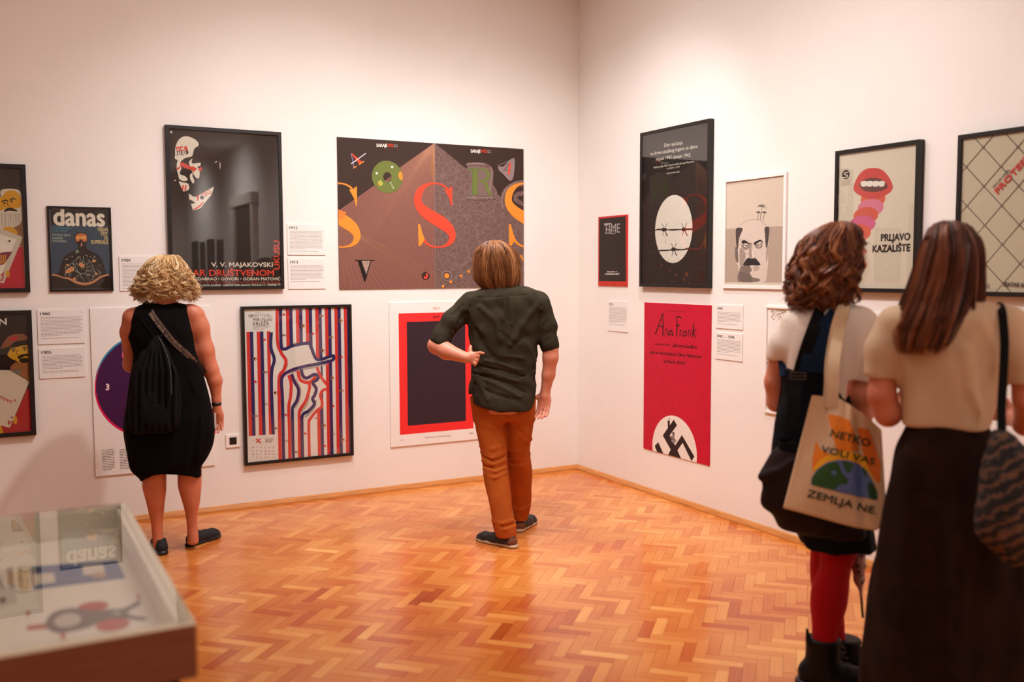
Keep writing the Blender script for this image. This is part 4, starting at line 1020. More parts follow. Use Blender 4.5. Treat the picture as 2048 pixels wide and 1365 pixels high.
        for i in range(8):
            for j in range(i+1, 8):
                if sum(abs(np.array(cor[i])-np.array(cor[j]))) != 1: continue
                x = (vals[i] < 0) != (vals[j] < 0); t = vals[i]/(vals[i]-vals[j]+1e-12)
                t = np.where(x, t, 0)[:, None]; p = np.array(cor[i])+t*(np.array(cor[j])-np.array(cor[i]))
                acc += np.where(x[:, None], p, 0); num += x
        V = s.lo+(I+acc/num[:, None])*s.h
        Q = []
        for ax in range(3):
            a1, a2 = (ax+1) % 3, (ax+2) % 3
            sl0 = [slice(None)]*3; sl1 = [slice(None)]*3; sl0[ax] = slice(0, n[ax]-1); sl1[ax] = slice(1, n[ax])
            E = S[tuple(sl0)] != S[tuple(sl1)]; P = np.argwhere(E)
            P = P[(P[:, a1] > 0) & (P[:, a2] > 0) & (P[:, a1] < n[a1]-1) & (P[:, a2] < n[a2]-1)]
            ins = S[P[:, 0], P[:, 1], P[:, 2]]
            def g(d1, d2):
                q = P.copy(); q[:, a1] -= d1; q[:, a2] -= d2; return idx[q[:, 0], q[:, 1], q[:, 2]]
            quad = np.stack([g(1, 1), g(0, 1), g(0, 0), g(1, 0)], 1)
            quad[~ins] = quad[~ins][:, ::-1]; Q.append(quad)
        Q = np.concatenate(Q); Q = Q[(Q >= 0).all(1)]
        for _ in range(relax):
            A = np.zeros_like(V); m = np.zeros(len(V))
            for i in range(4):
                a, b = Q[:, i], Q[:, (i+1) % 4]
                np.add.at(A, a, V[b]); np.add.at(m, a, 1)
            V = .5*V+.5*A/np.maximum(m, 1)[:, None]
        return V, Q
def emit(name, V, Q, parent, m, tone=None, smooth=True):
    me = bpy.data.meshes.new(name); me.vertices.add(len(V)); me.vertices.foreach_set('co', np.asarray(V, np.float32).ravel())
    k = Q.shape[1]
    me.loops.add(Q.size); me.polygons.add(len(Q))
    me.loops.foreach_set('vertex_index', Q.ravel().astype(np.int32)); me.polygons.foreach_set('loop_start', np.arange(0, Q.size, k, dtype=np.int32))
    me.update(calc_edges=True); me.validate()
    if tone is not None:
        at = me.attributes.new('tone', 'FLOAT', 'POINT'); at.data.foreach_set('value', np.asarray(tone, np.float32))
    return link(name, me, parent, (m,), smooth)
class Loft:
    def __init__(s, rows, n=2.2, sm=5):
        """rows of (w, c, v, a, b), any order"""
        rows = sorted(rows); R = np.array(catmull(rows, sm)) if sm > 1 else np.array(rows)
        R = R[np.argsort(R[:, 0])]; s.w, s.c, s.v, s.a, s.b = R.T; s.n = n; s.w0, s.w1 = s.w[0], s.w[-1]
    def back(s, u, w, off=0.0):
        a = np.interp(w, s.w, s.a); b = np.interp(w, s.w, s.b); c = np.interp(w, s.w, s.c); v = np.interp(w, s.w, s.v)
        q = min(abs(u-c)/a, .98); return float(v-b*(1-q**s.n)**(1/s.n)-off)
class Person:
    def __init__(s, O, label, name='person'):
        s.O = np.array([O[0], O[1], 0.0]); f = s.O-CAM; f[2] = 0; f /= np.linalg.norm(f); s.f = f; s.r = np.array([f[1], -f[0], 0.0])
        s.e = empty(name, tuple(s.O), (0, 0, math.atan2(s.r[1], s.r[0])), label, 'person')
    def J(s, x, y, v=0.0):
        q = ray(x, y); P0 = s.O+v*s.f; t = ((P0-CAM)@s.f)/(q@s.f); P = CAM+t*q-s.O
        return (float(P@s.r), v, float(P[2]))
    def g(s, x, y):
        P = hit(x, y, 2, 0)-s.O; return (float(P@s.r), float(P@s.f))
    def row(s, y, xl, xr, b, v=0.0):
        l = s.J(xl, y, v); r = s.J(xr, y, v); return ((l[2]+r[2])/2, (l[0]+r[0])/2, v, abs(r[0]-l[0])/2, b)
    def loft(s, rows, n=2.2, sm=5): return Loft([s.row(*r) for r in rows], n, sm)
    def P(s, x, y, v, r): return s.J(x, y, v)+(r,)
def hand(V, wrist, dirv, side, normal, size=1.0, curl=.5, thumb=1):
    """palm and five fingers; dirv to the fingertips, side to the thumb, normal out of the back of the hand"""
    D = np.array(dirv, float); D /= np.linalg.norm(D); S = np.array(side, float); S -= D*(S@D); S /= np.linalg.norm(S)
    N = np.cross(D, S); N = N if N@np.array(normal) > 0 else -N
    W = np.array(wrist, float); q = size
    V.cone(W, W+D*.03*q, .026*q, .028*q, .01); 
    R = [S, N, D]
    V.ell(W+D*.055*q, (.041*q, .017*q, .05*q), .012, R)
    for i, (o, l) in enumerate(((.030, .078), (.010, .088), (-.011, .082), (-.030, .064))):
        b = W+D*.095*q+S*o*q; a1 = curl*.8; a2 = curl*1.6; a3 = curl*2.2
        p1 = b+(D*math.cos(a1)-N*math.sin(a1))*l*.45*q; p2 = p1+(D*math.cos(a2)-N*math.sin(a2))*l*.32*q; p3 = p2+(D*math.cos(a3)-N*math.sin(a3))*l*.23*q
        V.chain([tuple(b-D*.02*q)+(.0095*q,), tuple(p1)+(.0088*q,), tuple(p2)+(.008*q,), tuple(p3)+(.007*q,)], .003)
    b = W+D*.03*q+S*.03*q; p1 = b+(D*.6+S*.75-N*.3)*.042*q; p2 = p1+(D*.9+S*.2-N*.4)*.032*q
    V.chain([tuple(b)+(.013*q,), tuple(p1)+(.0105*q,), tuple(p2)+(.008*q,)], .006)
def head(V, c, yaw, tilt=0.0, s=1.0):
    """yaw: direction the face looks, angle from +v (away) towards +u"""
    f = np.array([math.sin(yaw), math.cos(yaw), -tilt]); f /= np.linalg.norm(f); r = np.array([math.cos(yaw), -math.sin(yaw), 0]); u = np.cross(r, f)
    c = np.array(c, float); R = [r, f, u]; P = lambda x, y, z: c+(r*x+f*y+u*z)*s
    V.ell(P(0, -.008, .02), (.074*s, .096*s, .092*s), .01, R); V.ell(P(0, .022, -.045), (.055*s, .066*s, .068*s), .03, R)
    V.ell(P(0, .062, -.085), (.025*s, .022*s, .020*s), .02, R)
    V.cone(P(0, .092, .008), P(0, .108, -.026), .008*s, .013*s, .01); V.ell(P(0, .084, .028), (.05*s, .012*s, .010*s), .015, R)
    V.ell(P(0, .087, -.056), (.024*s, .010*s, .005*s), .005, R); V.ell(P(0, .085, -.066), (.021*s, .010*s, .006*s), .005, R)
    for k in (-1, 1):
        V.ell(P(.031*k, .094, .006), (.017*s, .014*s, .011*s), .008, R, sub=True)
        V.ell(P(.075*k, -.004, -.012), (.009*s, .018*s, .032*s), .006, R)
    return [P(-.031, .078, .005), P(.031, .078, .005)]
def eyes(pts, parent, s=1.0):
    for e in pts:
        bm = bmesh.new(); bmesh.ops.create_uvsphere(bm, u_segments=14, v_segments=10, radius=.0125*s, matrix=Matrix.Translation(Vector(e)))
        bm_obj('eye', bm, mat('eye_white', '#d8cfc6', rough=.2), parent, smooth=True)
def hair_mat(name, dark, mid, light, rough=.38):
    m = bpy.data.materials.new(name); m.use_nodes = True; nt = m.node_tree; N = nt.nodes; L = nt.links; b = N['Principled BSDF']
    a = N.new('ShaderNodeAttribute'); a.attribute_name = 'tone'; r = N.new('ShaderNodeValToRGB'); e = r.color_ramp.elements
    e[0].color = lin(dark); e[1].color = lin(light); k = e.new(.5); k.color = lin(mid)
    L.new(a.outputs['Fac'], r.inputs[0]); L.new(r.outputs[0], b.inputs['Base Color']); b.inputs['Roughness'].default_value = rough
    b.inputs['Specular IOR Level'].default_value = .45
    return m
def make_hair(pr, env, m, n, wave=.0, freq=30, rad=.0014, seed=1, face=None, face_w=0, gap=.6, end=(.0, .25), base=.9, twist=.0, h=.009, parts=None, curl=0.0, loc=.85, stray=0.0, light=.0, basetone=.12, clump=10, tight=.10, var=.2):
    """strands combed from the crown down the envelope loft `env`"""
    R = np.random.RandomState(seed); w0, w1 = env.w0, env.w1; H = w1-w0
    VV, QQ, TT = [], [], []; off = 0; K = 20
    for i in range(n):
        if i % clump == 0:
            cphi = R.uniform(0, 2*math.pi); cf = R.uniform(.88, 1.03); cph = R.uniform(0, 6.28, 3); cfr = freq*R.uniform(.7, 1.3); ctn = R.normal(.5, var); cbot = R.rand()
        phi = cphi+R.uniform(-tight, tight); top = w1-H*R.uniform(0, .5)**1.6*.9
        f = cf+R.uniform(-.025, .025) if R.rand() > .15 else R.uniform(.6, .9)
        f = f*(1+stray*max(0, R.randn()))
        bot = w0+H*R.uniform(*end)*(.6*cbot+.4*R.rand())
        if face is not None:
            d = abs((phi-face+math.pi) % (2*math.pi)-math.pi)
            if d < gap: bot = max(bot, face_w+R.uniform(-.01, .01)); top = w1-H*R.uniform(0, .1)
        if bot > top-.03: continue
        t = np.linspace(0, 1, K); w = top+(bot-top)*t
        a = np.interp(w, env.w, env.a); b = np.interp(w, env.w, env.b); c = np.interp(w, env.w, env.c); v = np.interp(w, env.w, env.v)
        ph0, ph1, ph2 = cph+R.uniform(-.25, .25, 3); fr = cfr
        ang = phi+wave*np.sin(w*fr+ph0)*np.clip(t*2, 0, 1)/np.maximum(a*10, .5)+twist*t
        ff = f*(1+.04*np.sin(w*fr*.6+ph1))
        if curl: ff = ff*(1+curl*np.sin(w*fr*1.3+ph2)*t)
        P = np.stack([c+ff*a*np.cos(ang), v+ff*b*np.sin(ang), w+(R.randn()*.002)+ (curl*.12*np.cos(w*fr*1.3+ph2)*t if curl else 0)], 1)
        T = np.gradient(P, axis=0); T /= np.linalg.norm(T, axis=1)[:, None]+1e-9
        A = np.cross(T, [0.3, .2, .93]); A /= np.linalg.norm(A, axis=1)[:, None]+1e-9; B = np.cross(T, A)
        r = rad*R.uniform(.7, 1.6)*(1-.75*t**3)
        for k in range(3):
            q = 2*math.pi*k/3; VV.append(P+(A*math.cos(q)+B*math.sin(q))*r[:, None])
        j = np.arange(K-1)
        for k in range(3):
            k2 = (k+1) % 3; QQ.append(np.stack([off+k*K+j, off+k*K+j+1, off+k2*K+j+1, off+k2*K+j], 1))
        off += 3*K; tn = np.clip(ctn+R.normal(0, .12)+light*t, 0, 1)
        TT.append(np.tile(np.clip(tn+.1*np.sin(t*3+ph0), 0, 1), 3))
    r = max(env.a.max(), env.b.max())+.03
    vol = Vol((env.c.min()-r, env.v.min()-r, w0-.03), (env.c.max()+r, env.v.max()+r, w1+.03), h)
    E = Loft(list(zip(env.w, env.c, env.v, env.a*base, env.b*base)), env.n, 1)
    vol.loft(E, 0, lo=w0+H*.04, hi=w1-.004, cap=.03)
    if face is not None:   # open the face
        cc = np.array([np.interp(face_w-.05, env.w, env.c)+math.cos(face)*.12, np.interp(face_w-.05, env.w, env.v)+math.sin(face)*.12, face_w-.09])
        vol.ell(cc, (.085, .085, .10), .01, sub=True)
    vol.noise(.004, (90, 90, 18 if not curl else 60), seed)
    bv, bq = vol.mesh()
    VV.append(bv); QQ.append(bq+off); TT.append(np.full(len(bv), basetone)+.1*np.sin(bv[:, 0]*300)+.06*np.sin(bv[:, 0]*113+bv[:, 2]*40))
    return emit('hair', np.concatenate(VV), np.concatenate(QQ), pr.e, m, np.clip(np.concatenate(TT), 0, 1))
def ribbon(pr, name, pts, width, m, thick=.0025, parent=None, n=8):
    """pts (u,v,w) local; width in metres; faces the camera side (-v)"""
    P = np.array(catmull(pts, n)); T = np.gradient(P, axis=0); T /= np.linalg.norm(T, axis=1)[:, None]
    wd = np.interp(np.linspace(0, 1, len(P)), np.linspace(0, 1, len(width)), width) if hasattr(width, '__len__') else np.full(len(P), width)
    S = np.cross(T, [0, -1, 0]); S /= np.linalg.norm(S, axis=1)[:, None]; N = np.cross(S, T); V = []
    for i in range(len(P)):
        for a, b in ((-1, 0), (1, 0), (1, 1), (-1, 1)): V.append(P[i]+S[i]*a*wd[i]/2+N[i]*b*thick*(1 if N[i][1] < 0 else -1))
    F = []
    for i in range(len(P)-1):
        for k in range(4): F.append((i*4+k, i*4+(k+1) % 4, i*4+4+(k+1) % 4, i*4+4+k))
    F += [(3, 2, 1, 0), tuple(len(V)-4+j for j in range(4))]
    return frompy(name, V, F, parent or pr.e, (m,)), P, S
def shoe(pr, heel, toe, mu, ms, w=.046, hgt=.075, sole=.018, parts=('upper', 'sole'), name='shoe', label=None, heelpatch=None, open_=.05, laces=None):
    h = np.array(heel); t = np.array(toe); D = t-h; L = np.linalg.norm(D); D /= L; S = np.array([-D[1], D[0]])
    at = lambda a, s_, z: (h[0]+D[0]*a*L+S[0]*s_, h[1]+D[1]*a*L+S[1]*s_, z)
    lo = np.minimum(h, t)-.09; hi = np.maximum(h, t)+.09
    root = empty(name, (0, 0, 0)); root.parent = pr.e
    V = Vol((lo[0], lo[1], 0), (hi[0], hi[1], hgt+.08), .005)
    z0 = sole*.6
    V.chain([at(.10, 0, z0+.02)+(w*.78,), at(.3, 0, z0+.02)+(w*.74,), at(.55, 0, z0+.014)+(w*.86,), at(.78, 0, z0+.008)+(w*.9,), at(.9, 0, z0+.004)+(w*.74,)], .02)
    V.chain([at(.12, 0, hgt*.5)+(w*.62,), at(.16, 0, hgt)+(w*.66,)], .02); V.chain([at(.3, 0, hgt*.6)+(w*.55,), at(.5, 0, hgt*.42)+(w*.5,)], .03)
    V.cut(lambda X, Y, Z: (sole*.5-Z)); V.cut(lambda X, Y, Z: Z-(hgt+.0+.012*np.sin(((X-h[0])*D[0]+(Y-h[1])*D[1])*18)))
    v, q = V.mesh(); emit('upper', v, q, root, mu)
    V = Vol((lo[0], lo[1], -.01), (hi[0], hi[1], .07), .005)
    V.chain([at(.07, 0, 0)+(w*.86,), at(.3, 0, 0)+(w*.78,), at(.6, 0, 0)+(w*.95,), at(.8, 0, 0)+(w*.98,), at(.93, 0, 0)+(w*.74,)], .02)
    V.cut(lambda X, Y, Z: np.maximum(Z-sole, .002-Z)); v, q = V.mesh(); emit('sole', v, q, root, ms)
    if heelpatch:
        V = Vol((lo[0], lo[1], 0), (hi[0], hi[1], .09), .005)
        V.chain([at(.10, 0, z0+.02)+(w*.81,), at(.3, 0, z0+.02)+(w*.77,)], .02); V.cone(at(.12, 0, hgt*.3), at(.14, 0, .07), w*.68, w*.66, .02)
        V.cut(lambda X, Y, Z: np.maximum(np.maximum(sole*.9-Z, Z-.062), ((X-h[0])*D[0]+(Y-h[1])*D[1])-L*.2+Z*.6)); v, q = V.mesh(); emit('heel_counter', v, q, root, heelpatch)
    if laces:
        bm = bmesh.new()
        for a in (.42, .5, .58, .66):
            zt = hgt*.95-(a-.3)*.09
            bmesh.ops.create_cone(bm, segments=6, radius1=.003, radius2=.003, depth=w*1.1, cap_ends=True, matrix=Matrix.Translation(at(a, 0, zt)) @ Matrix.Rotation(math.atan2(S[1], S[0]), 4, 'Z') @ Matrix.Rotation(math.pi/2, 4, 'Y'))
        bm_obj('laces', bm, laces, root)
    return root
SKIN = mat('skin_warm', '#c47354', rough=.5, noise=.10, nscale=18, sss=.15, bump=.05, bscale=120)
SKIN2 = mat('skin_fair', '#d2866a', rough=.5, noise=.08, nscale=18, sss=.15, bump=.05, bscale=120)
def px_loft(pr, rows): return pr.loft(rows)

# ================================================================== blonde woman at the left
W = Person(((-3.402-3.186)/2, -.825), 'woman with curly blonde hair in a black sleeveless dress, reading the left wall')
J = W.J
DRESS = mat('black_dress_cloth', '#080506', rough=.95, noise=.3, nscale=14, bump=.25, bscale=150, spec=.12)
dl = W.loft([(604, 296, 360, .045), (612, 272, 378, .075), (625, 262, 381, .10), (645, 256, 384, .115), (667, 254, 390, .12), (685, 260, 391, .12), (705, 266, 396, .12), (722, 266, 402, .125), (745, 262, 407, .13), (773, 258, 414, .14), (809, 252, 422, .15), (837, 247.5, 427, .155), (863, 247, 430.5, .155), (892, 251, 427, .15), (920, 256, 415, .14), (936, 262, 405, .13), (952, 280, 404, .115), (962, 283, 402, .105)], 2.3)
lr = W.J(308, 1050, -.02)[2]
Lleg = W.loft([(930, 285, 333, .075, 0), (969, 284, 333, .068, 0), (985, 287, 332.5, .066, 0), (1005, 292.5, 330, .060, .0), (1025, 297, 328, .05, 0), (1042, 301, 326, .042, 0), (1063, 303.4, 325.7, .038, -.0), (1080, 305, 328, .042, 0), (1096, 306, 330, .045, 0)])
Rleg = W.loft([(925, 355, 404, .075, 0), (955, 355, 403.5, .07, 0), (975, 356, 403, .067, 0), (1005, 365, 400, .058, 0), (1025, 370, 396, .046, 0), (1037, 372, 394.6, .041, 0), (1054, 374, 394.6, .038, 0), (1070, 374, 397, .042, 0), (1088, 374, 398, .045, 0)])
V = Vol((-.42, -.3, 0.02), (.46, .34, 1.78), .0065)
V.loft(Lleg, .01); V.loft(Rleg, .01); V.loft(dl, .02, inset=.016, lo=dl.w0+.12)
V.cone(J(330, 560), J(329, 612), .058, .062, .02)
ey = head(V, J(331, 562, .01), -.15, .15, .98)
V.chain([W.P(390, 633, 0, .058), W.P(399, 655, 0, .052), W.P(410, 700, 0, .048), W.P(422, 740, 0, .043)], .03)
V.chain([W.P(422, 740, 0, .043), W.P(430, 762, 0, .041), W.P(433, 800, 0, .025), W.P(434, 815, 0, .023)], .015)
V.chain([W.P(265, 636, 0, .056), W.P(258, 665, .04, .045), W.P(262, 730, .10, .040), W.P(275, 735, .27, .03), W.P(285, 722, .33, .024)], .03)
V.ell(J(382, 622), (.04, .05, .035), .03)
hand(V, J(434, 815), (.02, .03, -1), (-1, .25, 0), (1, 0, 0), .95, .55)
hand(V, J(286, 721, .34), (.2, .9, .3), (.2, .1, 1), (-1, 0, 0), .9, .7)
v_, q_ = V.mesh(); emit('body', v_, q_, W.e, SKIN); eyes(ey, W.e)
V = Vol((-.42, -.28, .35), (.42, .28, 1.62), .0065); V.loft(dl, 0, cap=.02)
xs = [247, 262, 281, 292, 305, 331, 355, 380, 395, 404, 431]; ys = [935, 955, 963, 952, 943, 941, 943, 947, 951, 952, 925]
us = [W.J(x, y)[0] for x, y in zip(xs, ys)]; ws = [W.J(x, y)[2] for x, y in zip(xs, ys)]
V.cut(lambda X, Y, Z: np.interp(X.ravel(), us, ws)[:, None, None]-Z)
V.ell(J(398, 645, 0), (.035, .09, .075), .02, sub=True); V.ell(J(252, 650, 0), (.03, .09, .06), .02, sub=True)
V.noise(.004, (26, 26, 9), 3)
for a, b in (((270, 820), (290, 930)), ((300, 850), (300, 935)), ((345, 860), (340, 935)), ((385, 840), (370, 935)), ((405, 830), (395, 930)), ((365, 700), (390, 780))):
    V.fold([J(a[0], a[1], -.14), J(b[0], b[1], -.13)], .018, .010)
v_, q_ = V.mesh(); emit('dress', v_, q_, W.e, DRESS)
# shoes
SB = mat('black_knit_shoe', '#0e0c0d', rough=.75, noise=.2, bump=.3, bscale=200); SS = mat('black_rubber', '#0b0a0a', rough=.45)
shoe(W, W.g(308, 1072), W.g(325, 1106), SB, SS, .043, .075, .028) if False else None
shoe(W, (W.J(325, 1096)[0], -.065), (W.J(312, 1090)[0], .19), SB, SS, .043, .078, .026)
gh, gt = W.g(377, 1094), W.g(424, 1078)
shoe(W, gh, (gh[0]+(gt[0]-gh[0])*1.28, gh[1]+(gt[1]-gh[1])*1.28), SB, SS, .042, .085, .028)
# hair
HB = hair_mat('hair_blonde', '#94663a', '#dcae74', '#fbe4b8', .4)
env = W.loft([(511, 324, 346, .03), (514, 312, 357, .055), (520, 302, 363, .08), (532, 290, 371, .10), (548, 280, 379, .115), (565, 274, 387, .118), (580, 270, 393, .118), (592, 272, 393, .11), (603, 281, 388, .10)], 2.0)
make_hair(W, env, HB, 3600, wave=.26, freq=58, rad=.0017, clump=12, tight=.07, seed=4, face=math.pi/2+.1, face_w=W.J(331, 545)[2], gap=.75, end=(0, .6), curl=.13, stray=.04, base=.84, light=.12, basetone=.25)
# strap with lettering, lanyards, gathered drawstring bag
STR = mat('strap_webbing', '#15100f', rough=.7, bump=.2, bscale=200)
cp = [(290, 604), (305, 630), (327, 660), (350, 687), (375, 709), (399, 733), (408, 748)]
pts = []
for x, y in cp:
    q = J(x, y, -.11); v = dl.back(q[0], q[2], .006); pts.append(J(x, y, v))
rb, RP, RS_ = ribbon(W, 'shoulder_strap', pts, .036, STR)
RT = np.gradient(RP, axis=0); RT /= np.linalg.norm(RT, axis=1)[:, None]; cum = np.concatenate([[0], np.cumsum(np.linalg.norm(np.diff(RP, axis=0), axis=1))])
def strap_text(s_, d0, side, hh, V0, F0, flip=False):
    Vt, Ft = text_mesh(s_, 0.0); k = hh/.73; b0 = len(V0)
    for x, y in Vt:
        x, y = x*k, y*k-hh/2
        if flip: x, y = -x, -y
        d = d0+x; P = np.array([np.interp(d, cum, RP[:, i]) for i in range(3)]); T = np.array([np.interp(d, cum, RT[:, i]) for i in range(3)]); S = np.cross(T, [0, -1, 0]); S /= np.linalg.norm(S)
        up = S if S[2] > 0 else -S
        q = P+up*(y+side); V0.append((q[0], q[1]-.0035, q[2]))
    for f in Ft: F0.append(tuple(b0+i for i in f))
V0, F0 = [], []
strap_text('FOREVER \\\\', .16, -.007, .015, V0, F0, True); strap_text('THE FUTURE IS OURS', .17, .010, .0085, V0, F0, True)
strap_text('FOREVER \\\\', .27, -.007, .015, V0, F0, True); strap_text('THE FUTURE IS OURS', .285, .010, .0085, V0, F0, True)
strap_text('FOREVER \\\\', .285, .007, .015, V0, F0); strap_text('THE FUTURE IS OURS', .275, -.010, .0085, V0, F0)
strap_text('FOREVER \\\\', .39, .007, .015, V0, F0); strap_text('IS OURS', .40, -.010, .0085, V0, F0)
frompy('lettering', V0, F0, rb, (mat('ink_strap', '#b58f78', rough=.7),))
BAGM = mat('black_nylon', '#080607', rough=.8, noise=.4, bump=.3, bscale=60, spec=.15)
bag = empty('drawstring_bag', (0, 0, 0), label='black gathered drawstring bag hanging on the blonde woman\'s back', cat='bag')
bag.location = W.e.location; bag.rotation_euler = W.e.rotation_euler
bl = W.loft([(672, 307, 321, .012, -.145), (680, 303, 325, .02, -.15), (695, 294, 332, .03, -.155), (715, 280, 342, .038, -.165), (738, 264, 352, .045, -.175), (770, 262, 358, .05, -.18), (810, 260, 360, .05, -.185), (845, 262, 358, .045, -.19), (866, 268, 352, .03, -.19)], 2.8)
V = Vol((-.3, -.36, .55), (.25, -.05, 1.45), .0055); V.loft(bl, 0, cap=.02)
for i in range(15):
    x0 = 307+i*1.0; x1 = 264+i*6.6; V.fold([J(x0, 676, -.155), J((x0+x1)/2, 706, -.19), J(x1, 745, -.22), J(x1, 862, -.225)], .007, .016 if i % 2 else -.014)
V.noise(.005, (60, 40, 12), 6)
v_, q_ = V.mesh(); emit('pouch', v_, q_, bag, BAGM)
def cord(parent, name, P, r, m, n=6):
    P = np.array(catmull(P, n)); T = np.gradient(P, axis=0); T /= np.linalg.norm(T, axis=1)[:, None]+1e-9
    A = np.cross(T, [.2, .9, .1]); A /= np.linalg.norm(A, axis=1)[:, None]+1e-9; B = np.cross(T, A); V, F = [], []
    for i in range(len(P)):
        for k in range(6): a = k*math.pi/3; V.append(P[i]+(A[i]*math.cos(a)+B[i]*math.sin(a))*r)
    for i in range(len(P)-1):
        for k in range(6): F.append((i*6+k, i*6+(k+1) % 6, i*6+6+(k+1) % 6, i*6+6+k))
    return frompy(name, V, F, parent, (m,), smooth=True)
def onb(x, y, off=.006):
    q = J(x, y, -.11); return J(x, y, dl.back(q[0], q[2], off))
cord(bag, 'drawcord', [onb(272, 614), onb(284, 640), onb(300, 664), J(310, 678, -.15)], .003, BAGM)
cord(bag, 'drawcord', [onb(371, 612), onb(350, 638), onb(333, 662), J(318, 676, -.15)], .003, BAGM)
cord(bag, 'fringe', [J(318, 676, -.17), J(330, 700, -.2), J(340, 735, -.235), J(343, 790, -.26)], .004, mat('fringe_grey', '#2b2424', rough=.6))
wb = empty('wristband', (0, 0, 0)); wb.parent = W.e
bm = bmesh.new(); c_ = J(433.2, 808); bmesh.ops.create_cone(bm, segments=20, radius1=.028, radius2=.028, depth=.018, cap_ends=True, matrix=Matrix.Translation(c_)); bm_obj('band', bm, SS, wb, smooth=True)
ph = empty('phone', tuple(W.e.location), tuple(W.e.rotation_euler), 'pale phone held in the blonde woman\'s right hand', 'phone')
a = J(429.5, 826, -.005); b = J(433, 858, -.005)
box('body', (a[0]-.004, -.028, b[2]), (a[0]+.006, .03, a[2]), mat('phone_white', '#d8d0c8', rough=.3), ph, bevel=.002)
box('screen', (a[0]+.006, -.025, b[2]+.004), (a[0]+.0066, .027, a[2]-.004), SS, ph)

# ================================================================== man in the middle
Mn = Person((-1.47, -1.55), 'man with shoulder-length brown hair, dark green shirt and rust trousers, hand on hip')
J = Mn.J
SH = mat('green_shirt_cloth', '#322c20', rough=.9, noise=.18, nscale=10, bump=.3, bscale=170, spec=.15)
TR = mat('rust_trouser_cloth', '#a8521c', rough=.9, noise=.10, nscale=12, bump=.25, bscale=200, spec=.15)
sl = Mn.loft([(570, 994, 1034, .055), (574, 972, 1056, .075), (580, 955, 1073, .095), (588, 941, 1084, .11), (600, 929, 1091, .12), (620, 928, 1088, .125), (645, 935, 1081, .13), (670, 940, 1079, .132), (697, 943, 1077, .13), (724, 944, 1073.5, .128), (750, 944.5, 1072.5, .13), (774, 938, 1072, .138), (790, 937, 1072, .15), (806, 940, 1072, .155), (825, 942, 1071, .155)], 2.5)
V = Vol((-.5, -.36, .02), (.45, .42, 1.86), .0065)
V.loft(sl, .02, inset=.034)
V.cone(J(1006, 590), J(999, 545, -.0), .064, .058, .02)
ey = head(V, J(995, 530, .01), -.35, .05, 1.02)
V.chain([Mn.P(942, 610, 0, .045), Mn.P(905, 645, -.03, .05), Mn.P(873, 692, -.07, .049)], .02)
V.chain([Mn.P(871, 691, -.07, .046), Mn.P(893, 703, -.10, .048), Mn.P(932, 716, -.155, .032)], .02)
V.chain([Mn.P(1076, 610, 0, .045), Mn.P(1095, 650, 0, .05), Mn.P(1101, 697, -.01, .044), Mn.P(1101, 715, -.01, .046), Mn.P(1097, 750, .0, .038), Mn.P(1091, 782, .01, .030)], .02)
# left hand, back of the wrist on the hip, fingers towards the spine
w_ = np.array(J(934, 716, -.158))
V.ell(J(945, 716, -.165), (.036, .017, .036), .012)
for tip, mid, base in (((967, 707), (960, 706), (951, 707)), ((957, 717), (957, 713), (950, 713)), ((953, 725), (955, 721), (948, 719)), ((949.5, 731), (951, 728), (945, 725))):
    V.chain([Mn.P(base[0], base[1], -.165, .0105), Mn.P(mid[0], mid[1], -.185, .0095), Mn.P(tip[0], tip[1], -.178, .0085)], .004)
V.chain([Mn.P(941, 711, -.155, .013), Mn.P(940.5, 700, -.15, .0115), Mn.P(941.5, 693, -.142, .009)], .006)
hand(V, J(1091, 782, .01), (-.12, -.12, -1), (-1, .35, 0), (.3, 1, 0), 1.08, .5)
v_, q_ = V.mesh(); emit('body', v_, q_, Mn.e, SKIN2); eyes(ey, Mn.e)
# shirt
V = Vol((-.5, -.3, .8), (.45, .3, 1.68), .0058)
V.loft(sl, 0, cap=.03)
V.chain([Mn.P(940, 606, 0, .066), Mn.P(905, 643, -.03, .060), Mn.P(880, 676, -.055, .059)], .03)
V.cone(J(884, 673, -.052), J(877, 684, -.064), .062, .062, .004)
V.chain([Mn.P(1078, 606, 0, .068), Mn.P(1091, 650, 0, .060), Mn.P(1096, 680, -.005, .058)], .03)
V.cone(J(1096, 680, -.005), J(1097, 690, -.005), .0605, .0605, .004)
xs = [930, 937, 941, 948.7, 960, 977.8, 1000, 1028, 1045, 1059.5, 1067, 1072, 1080]; ys = [780, 787, 796, 803, 809, 813.6, 817, 819, 819, 816, 807, 792, 780]
us = [Mn.J(x, y)[0] for x, y in zip(xs, ys)]; ws = [Mn.J(x, y)[2] for x, y in zip(xs, ys)]
V.cut(lambda X, Y, Z: np.where(np.abs(X-.03) < .25, np.interp(X.ravel(), us, ws)[:, None, None], .9)-Z)
# open ends of the sleeves
V.cut(lambda X, Y, Z: -((X-J(871, 692, -.07)[0])*.62+(Z-J(871, 692, -.07)[2])*.78+.0)+0*Y-1e3*(X > -.28))
V.cut(lambda X, Y, Z: (J(1097, 700)[2]-Z)-1e3*(X < .235)+0*Y)
V.noise(.005, (38, 30, 30), 5)
def sf(P, r, amp, off=.0): V.fold([J(x, y, sl.back(J(x, y, -.12)[0], J(x, y, -.12)[2])) for x, y in P], r*.8, amp*1.6)
sf([(930, 598), (965, 596), (1000, 594), (1050, 590), (1084, 588)], .0045, -.004)
sf([(1010, 594), (1011, 612), (1006, 640)], .008, .009); sf([(1019, 594), (1021, 615), (1024, 650)], .008, .009); sf([(1015, 594), (1016, 615), (1015, 640)], .006, -.008)
sf([(960, 615), (990, 640), (1000, 680)], .02, .007); sf([(1070, 615), (1045, 650), (1020, 690)], .02, .007); sf([(952, 660), (965, 690), (985, 715)], .018, -.008)
